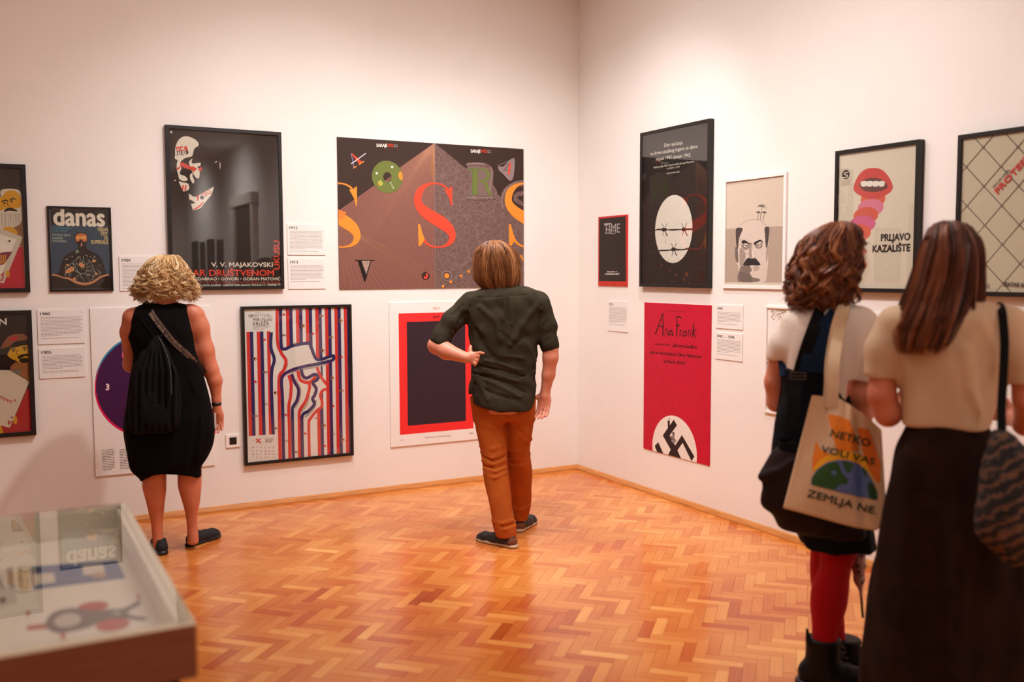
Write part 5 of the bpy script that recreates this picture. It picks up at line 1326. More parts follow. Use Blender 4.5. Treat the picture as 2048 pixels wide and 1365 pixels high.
sf([(950, 742), (985, 748), (1030, 762), (1068, 772)], .010, .011); sf([(948, 752), (975, 762), (1010, 778), (1040, 795)], .010, .010); sf([(1070, 745), (1035, 740), (1000, 728), (970, 722)], .010, .010)
sf([(948, 747), (980, 755), (1020, 770), (1050, 786)], .009, -.010); sf([(1072, 756), (1040, 752), (1000, 741), (960, 732)], .009, -.009); sf([(958, 765), (968, 785), (975, 800)], .014, .008)
sf([(1072, 722), (1040, 716), (1000, 712)], .011, .007); sf([(1055, 690), (1065, 710), (1070, 730)], .014, .007); sf([(950, 768), (990, 790), (1030, 800)], .012, -.006)
sf([(1000, 665), (1030, 690), (1050, 672)], .016, -.005)
for a, b in (((925, 612), (905, 632)), ((935, 625), (915, 645)), ((900, 632), (915, 650)), ((886, 648), (905, 662)), ((872, 662), (896, 672)), ((1100, 640), (1085, 655)), ((1106, 662), (1086, 672)), ((1110, 676), (1088, 684))):
    V.fold([J(a[0], a[1], -.07), J(b[0], b[1], -.075)], .010, -.009)
sf([(941, 612), (936, 630), (940, 648)], .005, -.006); sf([(1082, 610), (1080, 640), (1079, 665)], .005, -.006)
v_, q_ = V.mesh(); emit('shirt', v_, q_, Mn.e, SH)
V = Vol((-.15, -.14, 1.45), (.22, .14, 1.72), .005)
cl_ = Mn.loft([(556, 984, 1033, .066), (562, 983, 1034, .068), (568, 981, 1037, .072), (575, 978, 1042, .076)], 2.0)
V.loft(cl_, 0, cap=.004); c0 = Mn.J(1008, 566)
V.cut(lambda X, Y, Z: .058-np.sqrt((X-c0[0])**2+(Y-.01)**2)-1e3*(Z < c0[2]-.025)); V.cut(lambda X, Y, Z: Z-(Mn.J(1034, 558)[2]+(X-c0[0])*.12))
v_, q_ = V.mesh(); emit('collar', v_, q_, Mn.e, SH)
# trousers
ll = Mn.loft([(795, 941, 1013, .105, 0), (832, 947, 1013, .10, -.005), (867, 953.5, 1014, .092, -.015), (900, 960, 1014.5, .085, -.03), (929, 964, 1015.5, .078, -.05), (954, 967, 1018, .074, -.075), (991, 975, 1021, .066, -.11), (1024, 981, 1025, .062, -.135), (1046, 984, 1031, .062, -.15), (1060, 988, 1033, .062, -.155), (1074, 992, 1032, .058, -.16)], 2.2)
rl = Mn.loft([(795, 1004, 1071, .105, 0), (842, 1010, 1067, .098, .01), (872, 1012, 1064, .09, .02), (900, 1013, 1059.5, .083, .04), (919, 1014, 1061, .078, .06), (942, 1015, 1064, .075, .085), (979, 1020, 1063.5, .067, .13), (1010, 1024, 1062, .062, .165), (1028, 1026, 1058, .06, .18), (1040, 1028, 1054, .056, .185)], 2.2)
hp = Mn.loft([(782, 950, 1064, .112), (800, 946, 1066, .115), (825, 948, 1067, .115), (840, 950, 1067, .105)], 2.3)
V = Vol((-.26, -.3, .03), (.24, .34, 1.06), .0058)
V.loft(ll, .012, cap=.006); V.loft(rl, .012, cap=.006); V.loft(hp, .03)
V.fold([J(1013, 822, -.12), J(1012, 870, -.12), J(1014, 920, -.1)], .008, -.014)
def tf(L, P, r, amp): V.fold([J(x, y, L.back(J(x, y, 0)[0], J(x, y, 0)[2])) for x, y in P], r, amp*1.35)
for P in ([(962, 905), (985, 917), (1012, 902)], [(964, 922), (985, 930), (1013, 920)], [(966, 938), (990, 944), (1013, 936)], [(960, 893), (985, 900), (1008, 890)], [(968, 950), (990, 957), (1014, 945)]): tf(ll, P, .008, .009)
for P in ([(966, 913), (990, 924), (1012, 911)], [(967, 931), (990, 938), (1012, 929)]): tf(ll, P, .007, -.009)
for P in ([(1018, 900), (1040, 905), (1059, 890)], [(1018, 918), (1040, 921), (1060, 908)], [(1040, 855), (1055, 868), (1064, 880)], [(1020, 930), (1042, 933), (1060, 925)], [(1020, 845), (1040, 872), (1058, 888)]): tf(rl, P, .008, .009)
for P in ([(984, 1042), (1005, 1048), (1031, 1040)], [(992, 1058), (1010, 1060), (1032, 1052)]): tf(ll, P, .007, .009)
tf(ll, [(986, 1049), (1010, 1054), (1032, 1046)], .006, -.01); tf(rl, [(1026, 1018), (1045, 1022), (1060, 1012)], .008, .008)
for P in ([(950, 826), (975, 832), (1005, 828)], [(955, 850), (980, 856), (1008, 848)]): tf(ll, P, .009, .006)
V.noise(.0025, (30, 30, 24), 8)
v_, q_ = V.mesh(); emit('trousers', v_, q_, Mn.e, TR)
SHOE = mat('dark_grey_leather', '#1d1a19', rough=.55, noise=.2, bump=.15, bscale=150); SOLE = mat('cream_rubber', '#b89c80', rough=.6, noise=.1)
gh, gt = Mn.g(1031, 1097), Mn.g(955, 1080); sr = shoe(Mn, gh, gt, SHOE, SOLE, .042, .080, .022, laces=SHOE, heelpatch=mat('brown_suede', '#6b3a20', rough=.8, noise=.1))
gh, gt = Mn.g(1036, 1065), Mn.g(1068, 1044); D = np.array(gt)-np.array(gh); D = D/np.linalg.norm(D)*.27; shoe(Mn, gh, (gh[0]+D[0], gh[1]+D[1]), SHOE, SOLE, .042, .080, .022, heelpatch=mat('brown_suede', '#6b3a20'))
HM = hair_mat('hair_brown', '#30170b', '#85502c', '#c88a56', .36)
env = Mn.loft([(482, 984, 998, .02), (484.5, 975, 1006, .05), (490, 966, 1015, .075), (500, 957, 1026, .095), (515, 952, 1033, .105), (530, 950.5, 1036, .108), (545, 950, 1038.5, .105), (558, 951, 1038.5, .10), (568, 957, 1037, .092), (577, 966, 1034, .082)], 2.0)
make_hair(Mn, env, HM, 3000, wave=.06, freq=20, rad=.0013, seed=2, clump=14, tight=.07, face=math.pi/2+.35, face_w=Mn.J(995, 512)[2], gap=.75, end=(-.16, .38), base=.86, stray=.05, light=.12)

# ================================================================== curly brown-haired woman at the right
A = Person(hit(1655, 1378, 2, 0)[:2], 'woman with curly brown hair, white shirt, navy pinafore and red tights')
J = A.J
WSH = mat('white_shirt_cloth', '#e2d3c4', rough=.85, noise=.05, nscale=8, bump=.15, bscale=90)
NAVY = mat('navy_cloth', '#14243c', spec=.15, rough=.9, noise=.2, nscale=10, bump=.2, bscale=120); NAVYD = mat('dark_navy_cloth', '#0a0c12', spec=.15, rough=.9, noise=.2, nscale=10, bump=.2, bscale=120)
shl = A.loft([(608, 1645, 1700, .05), (616, 1612, 1722, .075), (628, 1588, 1738, .095), (645, 1576, 1745, .11), (680, 1570, 1742, .12), (720, 1566, 1732, .12), (760, 1564, 1718, .115), (800, 1562, 1705, .11)], 2.3)
drl = A.loft([(735, 1560, 1700, .118), (765, 1561, 1700, .12), (793, 1561, 1700, .122), (830, 1553, 1702, .13), (856, 1549, 1704, .135), (909, 1542, 1712, .14), (960, 1545, 1722, .145), (1020, 1568, 1738, .145), (1060, 1590, 1748, .14), (1092, 1603, 1752, .135)], 2.3)
nl = A.loft([(1060, 1630, 1720, .08, -.02), (1095, 1634, 1717, .08, -.02), (1111, 1640, 1711, .078, -.02), (1135, 1640, 1702, .074, -.02), (1159, 1630, 1698.5, .072, -.02), (1183, 1623, 1697, .072, -.02), (1207, 1621, 1694, .070, -.02), (1221, 1621.5, 1690, .067, -.02), (1245, 1624, 1681.4, .058, -.02), (1268, 1625, 1675.5, .05, -.02), (1300, 1626, 1670, .046, -.02), (1340, 1624, 1670, .046, -.02)])
fl = A.loft([(1060, 1618, 1690, .08, .1), (1095, 1622, 1690, .078, .1), (1135, 1620.5, 1682, .072, .11), (1165, 1622, 1676, .066, .12), (1200, 1630, 1684, .068, .13), (1240, 1640, 1688, .058, .15), (1270, 1650, 1690, .05, .16), (1320, 1655, 1700, .045, .17)])
V = Vol((-.32, -.24, .1), (.32, .42, 1.82), .0075)
V.loft(shl, .02, inset=.018); V.loft(drl, .02, inset=.02)
V.cone(J(1668, 625), J(1676, 565), .05, .048, .02)
ey = head(V, J(1684, 518, .02), .95, .0, .95)
V.chain([A.P(1590, 650, 0, .048), A.P(1562, 700, .01, .042), A.P(1549, 765, .03, .037), A.P(1552, 806, .05, .034), A.P(1575, 790, .2, .028), A.P(1590, 772, .28, .022)], .02)
V.chain([A.P(1725, 655, 0, .05), A.P(1732, 720, .02, .046), A.P(1722, 790, .02, .046), A.P(1722, 828, .04, .042), A.P(1750, 812, .22, .030), A.P(1762, 806, .28, .024)], .02)
hand(V, J(1590, 772, .28), (.3, .9, .2), (0, .2, 1), (-1, 0, 0), .88, .8); hand(V, J(1762, 806, .28), (-.2, .9, .2), (0, .2, 1), (1, 0, 0), .88, .8)
v_, q_ = V.mesh(); emit('body', v_, q_, A.e, SKIN2); eyes(ey, A.e)
V = Vol((-.32, -.24, .1), (.32, .3, .95), .0065); V.loft(nl, .005, inset=-.002); V.loft(fl, .005, inset=-.002)
v_, q_ = V.mesh(); emit('tights', v_, q_, A.e, mat('red_tights', '#a30a16', rough=.85, noise=.08, bump=.1, bscale=200, spec=.2))
V = Vol((-.32, -.24, .95), (.32, .24, 1.62), .0065); V.loft(shl, 0, cap=.03)
V.chain([A.P(1592, 650, 0, .062), A.P(1572, 690, 0, .06), A.P(1562, 712, .01, .056)], .03)
V.chain([A.P(1720, 650, 0, .064), A.P(1729, 700, .01, .066), A.P(1727, 752, .02, .062)], .03)
V.cut(lambda X, Y, Z: (J(1555, 722)[2]-Z)-1e3*(X > J(1567, 700)[0])+0*Y); V.cut(lambda X, Y, Z: (J(1727, 762)[2]-Z)-1e3*(X < J(1695, 740)[0])+0*Y)
V.noise(.005, (34, 20, 12), 4); v_, q_ = V.mesh(); emit('shirt', v_, q_, A.e, WSH)
V = Vol((-.34, -.26, .5), (.34, .24, 1.36), .0065); V.loft(drl, 0, cap=.012)
V.noise(.007, (40, 30, 7), 9); v_, q_ = V.mesh(); emit('pinafore', v_, q_, A.e, NAVYD)
def onA(x, y, off=.006):
    q = J(x, y, -.1); return J(x, y, min(shl.back(q[0], q[2], off), -.02))
ribbon(A, 'pinafore_strap', [onA(1684, 610, .004), onA(1664, 632), onA(1646, 660), onA(1634, 700, .009), onA(1630, 745, .014)], (.035, .045, .055, .085, .12), NAVY)
ribbon(A, 'pinafore_strap', [onA(1560, 690, .004), onA(1563, 720, .008), onA(1572, 750, .012)], (.012, .025, .05), NAVY)
V = Vol((-.36, -.3, .45), (.34, .1, 1.1), .007)
jl = A.loft([(888, 1556, 1640, .05, -.12), (905, 1541, 1650, .06, -.12), (930, 1527, 1660, .065, -.12), (952, 1518, 1666, .07, -.12), (975, 1527, 1672, .07, -.12), (1010, 1526, 1690, .07, -.12), (1035, 1538, 1710, .07, -.11), (1060, 1556, 1730, .065, -.1), (1074, 1575, 1735, .05, -.1)], 2.2)
V.loft(jl, 0, cap=.03); V.fold([J(1520, 955, -.17), J(1560, 940, -.2), J(1620, 900, -.2)], .014, .014); V.fold([J(1530, 972, -.17), J(1570, 960, -.2), J(1620, 930, -.2)], .012, -.014)
V.noise(.008, (30, 30, 14), 12); v_, q_ = V.mesh(); emit('tied_jacket', v_, q_, A.e, mat('brown_jacket_cloth', '#1c0d0c', spec=.25, rough=.75, noise=.2, bump=.2, bscale=80))
HC = hair_mat('hair_curly_brown', '#24100a', '#7a3f22', '#b97748', .4)
env = A.loft([(445, 1672, 1694, .03, .0), (449, 1655, 1706, .06), (458, 1636, 1716, .085), (475, 1612, 1722, .105), (500, 1596, 1726, .12), (530, 1584, 1724, .125), (560, 1577, 1718, .125), (590, 1576, 1713, .12), (608, 1580, 1708, .105), (622, 1590, 1696, .085)], 2.1)
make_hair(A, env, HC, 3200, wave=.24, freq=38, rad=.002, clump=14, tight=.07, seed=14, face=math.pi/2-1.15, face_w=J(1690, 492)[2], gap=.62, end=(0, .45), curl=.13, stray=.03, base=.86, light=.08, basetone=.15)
BOOT = mat('black_boot_leather', '#090707', rough=.5, noise=.2, bump=.1, bscale=80, spec=.2)
for nm, dx, vv, lf in (('boot', 0, -.02, nl), ('boot', 40, .16, fl)):
    root = empty(nm, (0, 0, 0)); root.parent = A.e
    V = Vol((-.3, -.2, .0), (.35, .35, .32), .0055)
    bl_ = A.loft([(1276, 1610+dx, 1684+dx, .058, vv), (1300, 1611+dx, 1680+dx, .056, vv), (1325, 1609+dx, 1684+dx, .056, vv), (1345, 1604+dx, 1690+dx, .054, vv)], 2.2)
    V.loft(bl_, .01, cap=.008)
    z_ = lambda x, v: J(x, 1340, v)[0]
    h0 = z_(1622+dx, vv); h1 = z_(1725+dx*.4, vv)
    V.chain([(h0, vv, .065, .05), ((h0*2+h1)/3, vv, .065, .045), ((h0+h1*2)/3, vv+.01, .06, .048), (h1, vv+.02, .055, .045)], .02)
    V.cut(lambda X, Y, Z: .03-Z)
    v_, q_ = V.mesh(); emit('upper', v_, q_, root, BOOT)
    V = Vol((-.3, -.2, -.01), (.4, .35, .08), .0055)
    V.chain([(h0-.005, vv, .02, .056), ((h0+h1)/2, vv, .02, .047), (h1+.005, vv+.02, .02, .054)], .02); V.cut(lambda X, Y, Z: np.maximum(Z-.04, .002-Z))
    v_, q_ = V.mesh(); emit('sole', v_, q_, root, SS)
    lc = mat('boot_lace', '#1a1614', rough=.6)
    for i in range(5):
        y = 1292+i*11; xr = 1682+dx+i*4
        cord(root, 'lace', [J(xr-12, y, vv-.045), J(xr+2, y+3, vv-.03), J(xr+5, y+4, vv)], .0028, lc, 4)
    cord(root, 'lace', [J(1681+dx, 1285, vv-.04), J(1690+dx, 1300, vv-.06), J(1686+dx, 1312, vv-.06), J(1680+dx, 1298, vv-.045)], .0025, lc, 4)
    ribbon(A, 'pull_tab', [J(1622+dx, 1292, vv-.05), J(1616+dx, 1272, vv-.045), J(1613.5+dx, 1257, vv-.04)], (.02, .016, .006), BOOT, parent=root)
# black shoulder bag strap
ab = empty('shoulder_bag', tuple(A.e.location), tuple(A.e.rotation_euler), 'black shoulder bag strap with a metal buckle crossing the curly-haired woman\'s back', 'bag')
pts = [onA(1642, 618, .01), onA(1628, 655, .014), onA(1612, 700, .018), onA(1598, 750, .02), J(1590, 800, -.15), J(1585, 860, -.165)]
ribbon(A, 'strap', pts, .046, mat('black_webbing', '#0a0808', rough=.8, bump=.2, bscale=200, spec=.15), parent=ab)
bm = bmesh.new()
for (x, y) in ((1596, 752),):
    c_ = np.array(J(x, y, -.15)); 
    for dz in (-.012, 0, .012): add_box(bm, (c_[0]-.03, c_[1]-.008, c_[2]+dz-.002), (c_[0]+.03, c_[1]-.003, c_[2]+dz+.002))
    for dx_ in (-.03, .026): add_box(bm, (c_[0]+dx_, c_[1]-.008, c_[2]-.014), (c_[0]+dx_+.004, c_[1]-.003, c_[2]+.014))
bm_obj('buckle', bm, mat('dark_metal', '#55504c', metal=1, rough=.3), ab)
V = Vol((-.3, -.3, .6), (.1, .05, 1.0), .007); V.loft(A.loft([(850, 1560, 1612, .02, -.15), (870, 1556, 1620, .03, -.15), (900, 1556, 1622, .035, -.15), (915, 1560, 1618, .02, -.15)]), 0); v_, q_ = V.mesh(); emit('pouch', v_, q_, ab, NAVYD)

# tote bag ---------------------------------------------------------
tote = empty('tote_bag', tuple(A.e.location), tuple(A.e.rotation_euler), 'cream tote bag printed with a half globe and green words, on curly-haired woman\'s shoulder', 'bag')
TOTE = mat('tote_canvas', '#d9bd98', rough=.9, noise=.07, nscale=9, bump=.2, bscale=220)
TC = [(1624, 791), (1652, 794), (1680, 798), (1700, 810), (1722, 826), (1745, 843), (1763, 860)]
BC = [(1566, 1017), (1600, 1026), (1640, 1037), (1682, 1049), (1720, 1058), (1752, 1062), (1774, 1046)]
def lerp_curve(C_, s): i = min(int(s*6), 5); f = s*6-i; return tuple(C_[i][k]*(1-f)+C_[i+1][k]*f for k in (0, 1))
def tote_px(s, t): a = lerp_curve(TC, s); b = lerp_curve(BC, s); return (a[0]*(1-t)+b[0]*t, a[1]*(1-t)+b[1]*t)
def tote_v(s, t):
    return -.225-.022*math.sin(math.pi*min(max(s, 0), 1))*math.sin(math.pi*min(t, 1)*.9)+.012*math.sin(s*9+t*2.2)*(1-t*.5)-.016*math.exp(-((s-.52-.12*t)/.05)**2)*(1-t)+.02*math.exp(-((s-.62-.1*t)/.05)**2)*(1-t*.6)
NS, NT = 40, 36
V_, F_ = [], []
for side in (0, 1):
    for j in range(NT+1):
        for i in range(NS+1):
            s_, t_ = i/NS, j/NT; x, y = tote_px(s_, t_); e = math.sin(math.pi*s_)**.5*(.25+.75*math.sin(math.pi*min(t_*.9+.08, 1)))
            V_.append(J(x, y, tote_v(s_, t_)+(side*.055*e)+(.004 if side else 0)))
n0 = (NS+1)*(NT+1)
for j in range(NT):
    for i in range(NS):
        a = j*(NS+1)+i; F_.append((a, a+1, a+NS+2, a+NS+1)); F_.append((n0+a, n0+a+NS+1, n0+a+NS+2, n0+a+1))
for j in range(NT):
    a = j*(NS+1); F_.append((a, a+NS+1, n0+a+NS+1, n0+a)); a += NS; F_.append((a, n0+a, n0+a+NS+1, a+NS+1))
for i in range(NS):
    F_.append((NT*(NS+1)+i, NT*(NS+1)+i+1, n0+NT*(NS+1)+i+1, n0+NT*(NS+1)+i))
frompy('pouch', V_, F_, tote, (TOTE,), smooth=True)
def tote_inv(x, y):
    s_, t_ = .5, .5
    for _ in range(12):
        p = np.array(tote_px(s_, t_)); ps = (np.array(tote_px(min(s_+.01, .999), t_))-p)/(min(s_+.01, .999)-s_+1e-9); pt = (np.array(tote_px(s_, t_+.01))-p)/.01
        M_ = np.array([ps, pt]).T
        try: d = np.linalg.solve(M_, np.array([x, y])-p)
        except Exception: break
        s_ = min(max(s_+.8*d[0], 0), .98); t_ = min(max(t_+.8*d[1], 0), 1)
    return s_, t_
TPV, TPF, TPI, TPM = [], [], [], []
tlayer = [0]
def tote_tris(tris, col):
    tlayer[0] += 1; m_ = ink(col)
    if m_ not in TPM: TPM.append(m_)
    mi = TPM.index(m_)
    def sub(T, d=0):
        l = max(math.dist(T[0], T[1]), math.dist(T[1], T[2]), math.dist(T[2], T[0]))
        if l > 9 and d < 9:
            k = max(range(3), key=lambda i: math.dist(T[i], T[(i+1) % 3])); a, b, c = T[k], T[(k+1) % 3], T[(k+2) % 3]; m = ((a[0]+b[0])/2, (a[1]+b[1])/2)
            sub((a, m, c), d+1); sub((m, b, c), d+1); return
        b0 = len(TPV)
        for x, y in T:
            s_, t_ = tote_inv(x, y); TPV.append(J(x, y, tote_v(s_, t_)-.0022-.0003*tlayer[0]))
        TPF.append((b0, b0+1, b0+2)); TPI.append(mi)
    for T in tris: sub(T)
cT = lambda P: [(1500+x/3.793, 740+y/3.793) for x, y in P]
def tote_poly(P, col, sm=0):
    P = cT(P)
    if sm: P = catmull(P, sm, True)
    tote_tris([[P[i] for i in t] for t in tessellate_polygon([[Vector((x, y, 0)) for x, y in P]])], col)
def tote_text(s_, a, b, h, col, bold=.02):
    Vt, Ft = text_mesh(s_, 0.0); a, b = np.array(cT([a])[0]), np.array(cT([b])[0]); ex = b-a; L_ = np.linalg.norm(ex); ex /= L_; up = np.array([ex[1], -ex[0]]); h /= 3.793
    x0, x1 = Vt[:, 0].min(), Vt[:, 0].max(); tr = []
    for ox, oy in ((0, 0), (bold, 0), (-bold, 0), (0, bold), (0, -bold)):
        P = [tuple(a+ex*((x-x0)/(x1-x0)*L_+ox*h*1.4)+up*(y/.73*h+oy*h*1.4)) for x, y in Vt]
        for f in Ft:
            for k in range(1, len(f)-1): tr.append((P[f[0]], P[f[k]], P[f[k+1]]))
    tote_tris(tr, col)
tote_poly([(590, 335), (680, 352), (752, 382), (790, 470), (830, 610), (700, 640), (655, 600), (620, 480)], '#e8862a')
tote_poly([(500, 540), (530, 600), (600, 640), (540, 690), (475, 765), (472, 680)], '#e8862a'); tote_poly([(815, 440), (905, 452), (960, 620), (990, 700), (988, 850), (965, 860), (905, 760), (860, 640)], '#e2772a')
tote_poly([(475, 775), (500, 720), (560, 665), (640, 630), (720, 618), (800, 630), (865, 660), (895, 740), (940, 840), (962, 920), (880, 760), (760, 690), (640, 690), (540, 740)], '#efb42c', 2)
tote_poly([(462, 872), (468, 820), (510, 755), (580, 705), (660, 684), (740, 688), (820, 712), (890, 770), (935, 850), (965, 930), (967, 992), (700, 935)], '#5a72a8', 0)
tote_poly([(470, 868), (480, 810), (530, 750), (590, 712), (650, 700), (680, 730), (700, 790), (745, 830), (730, 870), (680, 870), (640, 912), (560, 895)], '#2c5a30', 2)
tote_poly([(700, 700), (740, 700), (785, 725), (770, 760), (745, 785), (720, 750)], '#2c5a30', 2); tote_poly([(900, 850), (935, 870), (962, 930), (962, 985), (910, 975), (895, 910)], '#244c2a', 2); tote_poly([(850, 740), (880, 765), (885, 810), (862, 790)], '#2c5a30', 2)
tote_poly([(615, 775), (650, 765), (655, 795), (628, 800)], '#5a72a8', 2)
GT = '#20392c'
tote_text('NETKO', (607, 505), (905, 585), 58, GT); tote_text('VOLI VAS', (535, 622), (940, 722), 52, GT); tote_text('ZEMLJA NE.', (430, 962), (955, 1100), 58, GT)
frompy('print', TPV, TPF, tote, TPM, mi=TPI)
for vv, dx in ((-.235, 0), (-.19, -6)):
    ribbon(A, 'handle', [J(1663+dx, 815, vv), J(1666+dx, 770, vv+.01), J(1668+dx, 720, vv+.035), J(1678+dx, 660, -.12), J(1688+dx, 622, -.10), J(1696+dx, 606, -.03)], (.045, .042, .042, .04, .035, .03), TOTE, parent=tote)
um = empty('umbrella', tuple(A.e.location), tuple(A.e.rotation_euler), 'folded patterned umbrella hanging behind the tote bag', 'umbrella')
UM = bpy.data.materials.new('umbrella_cloth'); UM.use_nodes = True
N_ = UM.node_tree.nodes; L_2 = UM.node_tree.links; vo = N_.new('ShaderNodeTexVoronoi'); vo.inputs['Scale'].default_value = 45; cr = N_.new('ShaderNodeValToRGB'); cr.color_ramp.elements[0].color = lin('#3a1a20'); cr.color_ramp.elements[1].color = lin('#b08a80'); cr.color_ramp.elements[0].position = .2; cr.color_ramp.elements[1].position = .6
tcx = N_.new('ShaderNodeTexCoord'); L_2.new(tcx.outputs['Object'], vo.inputs['Vector']); L_2.new(vo.outputs['Distance'], cr.inputs[0]); L_2.new(cr.outputs[0], N_['Principled BSDF'].inputs['Base Color'])
V = Vol((-.1, -.1, .3), (.35, .35, .85), .0045)
V.chain([A.P(1716, 1060, .06, .018), A.P(1718, 1095, .06, .026), A.P(1717, 1130, .06, .027), A.P(1719, 1160, .06, .021), A.P(1722, 1190, .06, .010)], .01)
for k in range(8):
    a = k*math.pi/4; V.fold([(J(1717, 1070, .06)[0]+.027*math.cos(a), .06+.027*math.sin(a), J(1717, 1070, .06)[2]), (J(1722, 1190, .06)[0]+.01*math.cos(a+.8), .06+.01*math.sin(a+.8), J(1722, 1190, .06)[2])], .005, -.005)
v_, q_ = V.mesh(); emit('canopy', v_, q_, um, UM)
cord(um, 'shaft', [J(1716, 1040, .06), J(1722, 1188, .06), J(1726, 1236, .06)], .005, SS, 2)

# ================================================================== long-haired woman at the right edge
B = Person(hit(1885, 1500, 2, 0)[:2], 'woman with long straight brown hair, beige t-shirt and long dark brown skirt')
J = B.J
TEE = mat('beige_tee_cloth', '#c3a585', rough=.9, noise=.06, nscale=8, bump=.12, bscale=90); SKT = mat('dark_brown_skirt_cloth', '#22110a', spec=.12, rough=.95, noise=.35, nscale=9, bump=.2, bscale=120)
tl = B.loft([(600, 1855, 1960, .06), (610, 1822, 1990, .085), (622, 1795, 2014, .105), (640, 1782, 2026, .12), (680, 1788, 2018, .125), (720, 1795, 2010, .125), (774, 1803, 2000, .122), (815, 1805, 1990, .12), (850, 1806, 1980, .118)], 2.4)
sk = B.loft([(842, 1822, 1978, .112), (870, 1806, 1984, .122), (909, 1789, 1996, .135), (986, 1777, 2008, .15), (1071, 1768, 2026, .17), (1167, 1754, 2056, .19), (1244, 1740, 2074, .2), (1336, 1730, 2088, .21), (1480, 1722, 2100, .225)], 2.2)
V = Vol((-.34, -.3, .0), (.36, .5, 1.83), .0085)
V.loft(tl, .02, inset=.018); V.loft(sk, .02, inset=.05, lo=.75)
V.cone(J(1900, 620), J(1900, 565), .05, .048, .02); ey = head(V, J(1900, 520, .01), .25, .0, .97)
for k in (-1, 1): V.chain([(k*.09, 0, .85, .08), (k*.1, 0, .48, .055), (k*.1, 0, .1, .038), (k*.1, .1, .05, .035)], .02)
V.chain([B.P(1790, 655, 0, .052), B.P(1768, 720, -.01, .046), B.P(1764, 790, -.02, .044), B.P(1776, 828, -.01, .042), B.P(1790, 815, .18, .032), B.P(1797, 808, .27, .025)], .02)
V.chain([B.P(2015, 655, 0, .052), B.P(2045, 720, -.01, .046), B.P(2055, 800, .0, .042), B.P(2050, 850, .1, .035), B.P(2030, 840, .27, .026)], .02)
hand(V, J(1797, 808, .27), (.3, .9, .2), (0, .2, 1), (-1, 0, 0), .9, .7); hand(V, J(2030, 840, .27), (-.4, .8, .1), (0, .2, 1), (1, 0, 0), .9, .7)
v_, q_ = V.mesh(); emit('body', v_, q_, B.e, SKIN); eyes(ey, B.e)
V = Vol((-.36, -.24, .95), (.4, .24, 1.66), .007); V.loft(tl, 0, cap=.008)
V.chain([B.P(1795, 652, 0, .066), B.P(1772, 700, 0, .066), B.P(1764, 742, -.005, .060)], .03); V.chain([B.P(2012, 652, 0, .066), B.P(2038, 705, 0, .066), B.P(2050, 750, 0, .060)], .03)
V.cut(lambda X, Y, Z: (J(1760, 752)[2]-Z)-1e3*(X > J(1790, 740)[0])+0*Y-.2*np.abs(X+.2)*0); V.cut(lambda X, Y, Z: (J(2050, 765)[2]-Z)-1e3*(X < J(2020, 740)[0])+0*Y)
V.noise(.005, (26, 20, 8), 21); V.fold([J(1930, 700, -.12), J(1945, 780, -.125), J(1972, 848, -.12)], .018, .014); V.fold([J(1960, 640, -.1), J(1990, 700, -.1), J(1995, 760, -.1)], .014, .010)
v_, q_ = V.mesh(); emit('t_shirt', v_, q_, B.e, TEE)
V = Vol((-.42, -.34, .03), (.46, .34, 1.2), .0085); V.loft(sk, 0, cap=.02); V.noise(.02, (34, 18, 3.0), 31, mask=lambda X, Y, Z: np.clip((1.1-Z)*3, 0, 1)); V.noise(.005, (24, 20, 14), 33)
v_, q_ = V.mesh(); emit('skirt', v_, q_, B.e, SKT)
HL = hair_mat('hair_long_brown', '#1f0c07', '#552815', '#9a5832', .34)
env = B.loft([(443.5, 1888, 1904, .02), (447, 1872, 1924, .05), (455, 1860, 1940, .075), (470, 1852, 1952, .098), (495, 1842, 1963, .112), (530, 1831, 1966, .12), (565, 1820, 1966, .125), (600, 1806, 1963, .135), (635, 1792, 1958, .15), (660, 1782, 1950, .155), (685, 1782, 1935, .155), (706, 1790, 1915, .15)], 2.1)
make_hair(B, env, HL, 3000, clump=14, tight=.06, wave=.04, freq=14, rad=.0017, seed=24, face=math.pi/2-.25, face_w=J(1900, 500)[2], gap=.7, end=(0, .22), base=.93, stray=.02, light=.22)
sk_shoe = mat('black_sandal', '#151110', rough=.6)
shoe(B, (-.1, -.03), (-.12, .2), sk_shoe, SS, .04, .05, .02); shoe(B, (.1, -.03), (.12, .2), sk_shoe, SS, .04, .05, .02)
pb = empty('patterned_bag', tuple(B.e.location), tuple(B.e.rotation_euler), 'woven patterned brown bag on a black strap at the right edge', 'bag')
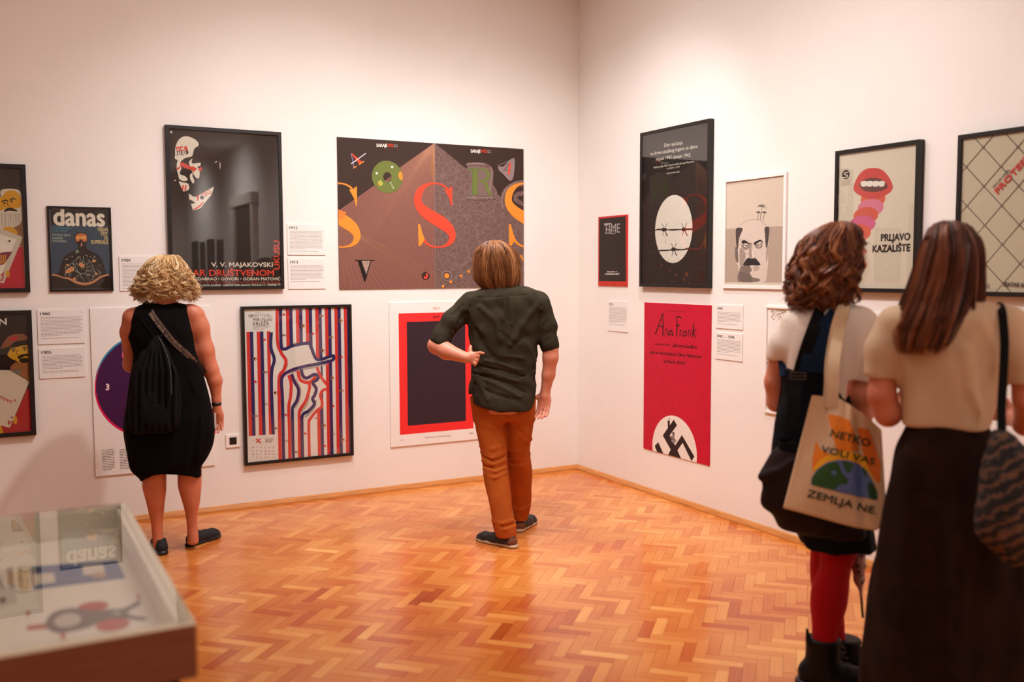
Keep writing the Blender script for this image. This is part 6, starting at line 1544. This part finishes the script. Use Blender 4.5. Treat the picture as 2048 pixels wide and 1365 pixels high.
PBM = bpy.data.materials.new('woven_pattern'); PBM.use_nodes = True; N_ = PBM.node_tree.nodes; L_2 = PBM.node_tree.links
tcx = N_.new('ShaderNodeTexCoord'); mp_ = N_.new('ShaderNodeMapping'); mp_.inputs['Rotation'].default_value = (0, .6, 0); L_2.new(tcx.outputs['Object'], mp_.inputs[0])
wv = N_.new('ShaderNodeTexWave'); wv.bands_direction = 'Z'; wv.inputs['Scale'].default_value = 9; wv.inputs['Distortion'].default_value = 5; wv.inputs['Detail'].default_value = 3; wv.inputs['Detail Scale'].default_value = 4; L_2.new(mp_.outputs[0], wv.inputs['Vector'])
cr = N_.new('ShaderNodeValToRGB'); e_ = cr.color_ramp.elements; e_[0].color = lin('#140d0b'); e_[1].color = lin('#5e3c26'); e_[0].position = .25; e_[1].position = .95; k_ = e_.new(.55); k_.color = lin('#2c1f1a'); k_ = e_.new(.7); k_.color = lin('#40342a')
L_2.new(wv.outputs['Fac'], cr.inputs[0]); L_2.new(cr.outputs[0], N_['Principled BSDF'].inputs['Base Color']); N_['Principled BSDF'].inputs['Roughness'].default_value = .9
V = Vol((-.1, -.42, .55), (.5, -.02, 1.25), .0075)
V.loft(B.loft([(858, 1990, 2022, .02, -.2), (880, 1974, 2040, .04, -.21), (930, 1962, 2072, .055, -.225), (1000, 1953, 2090, .07, -.235), (1060, 1955, 2092, .075, -.235), (1095, 1970, 2088, .06, -.235), (1125, 2000, 2075, .035, -.235)], 2.3), 0, cap=.02)
V.noise(.006, (40, 30, 30), 41); V.noise(.003, (150, 100, 150), 42)
v_, q_ = V.mesh(); emit('pouch', v_, q_, pb, PBM)
def onB(x, y, off=.006):
    q = J(x, y, -.1); return J(x, y, min(tl.back(q[0], q[2], off), -.02))
ribbon(B, 'strap', [J(1996, 617, .05), J(1999, 612, -.01), J(2003, 620, -.06), J(2006, 640, -.095), J(2009, 690, -.12), J(2006, 760, -.15), J(2003, 824, -.18), J(2004, 870, -.205)], .026, mat('black_webbing', '#0e0c0c'), parent=pb)
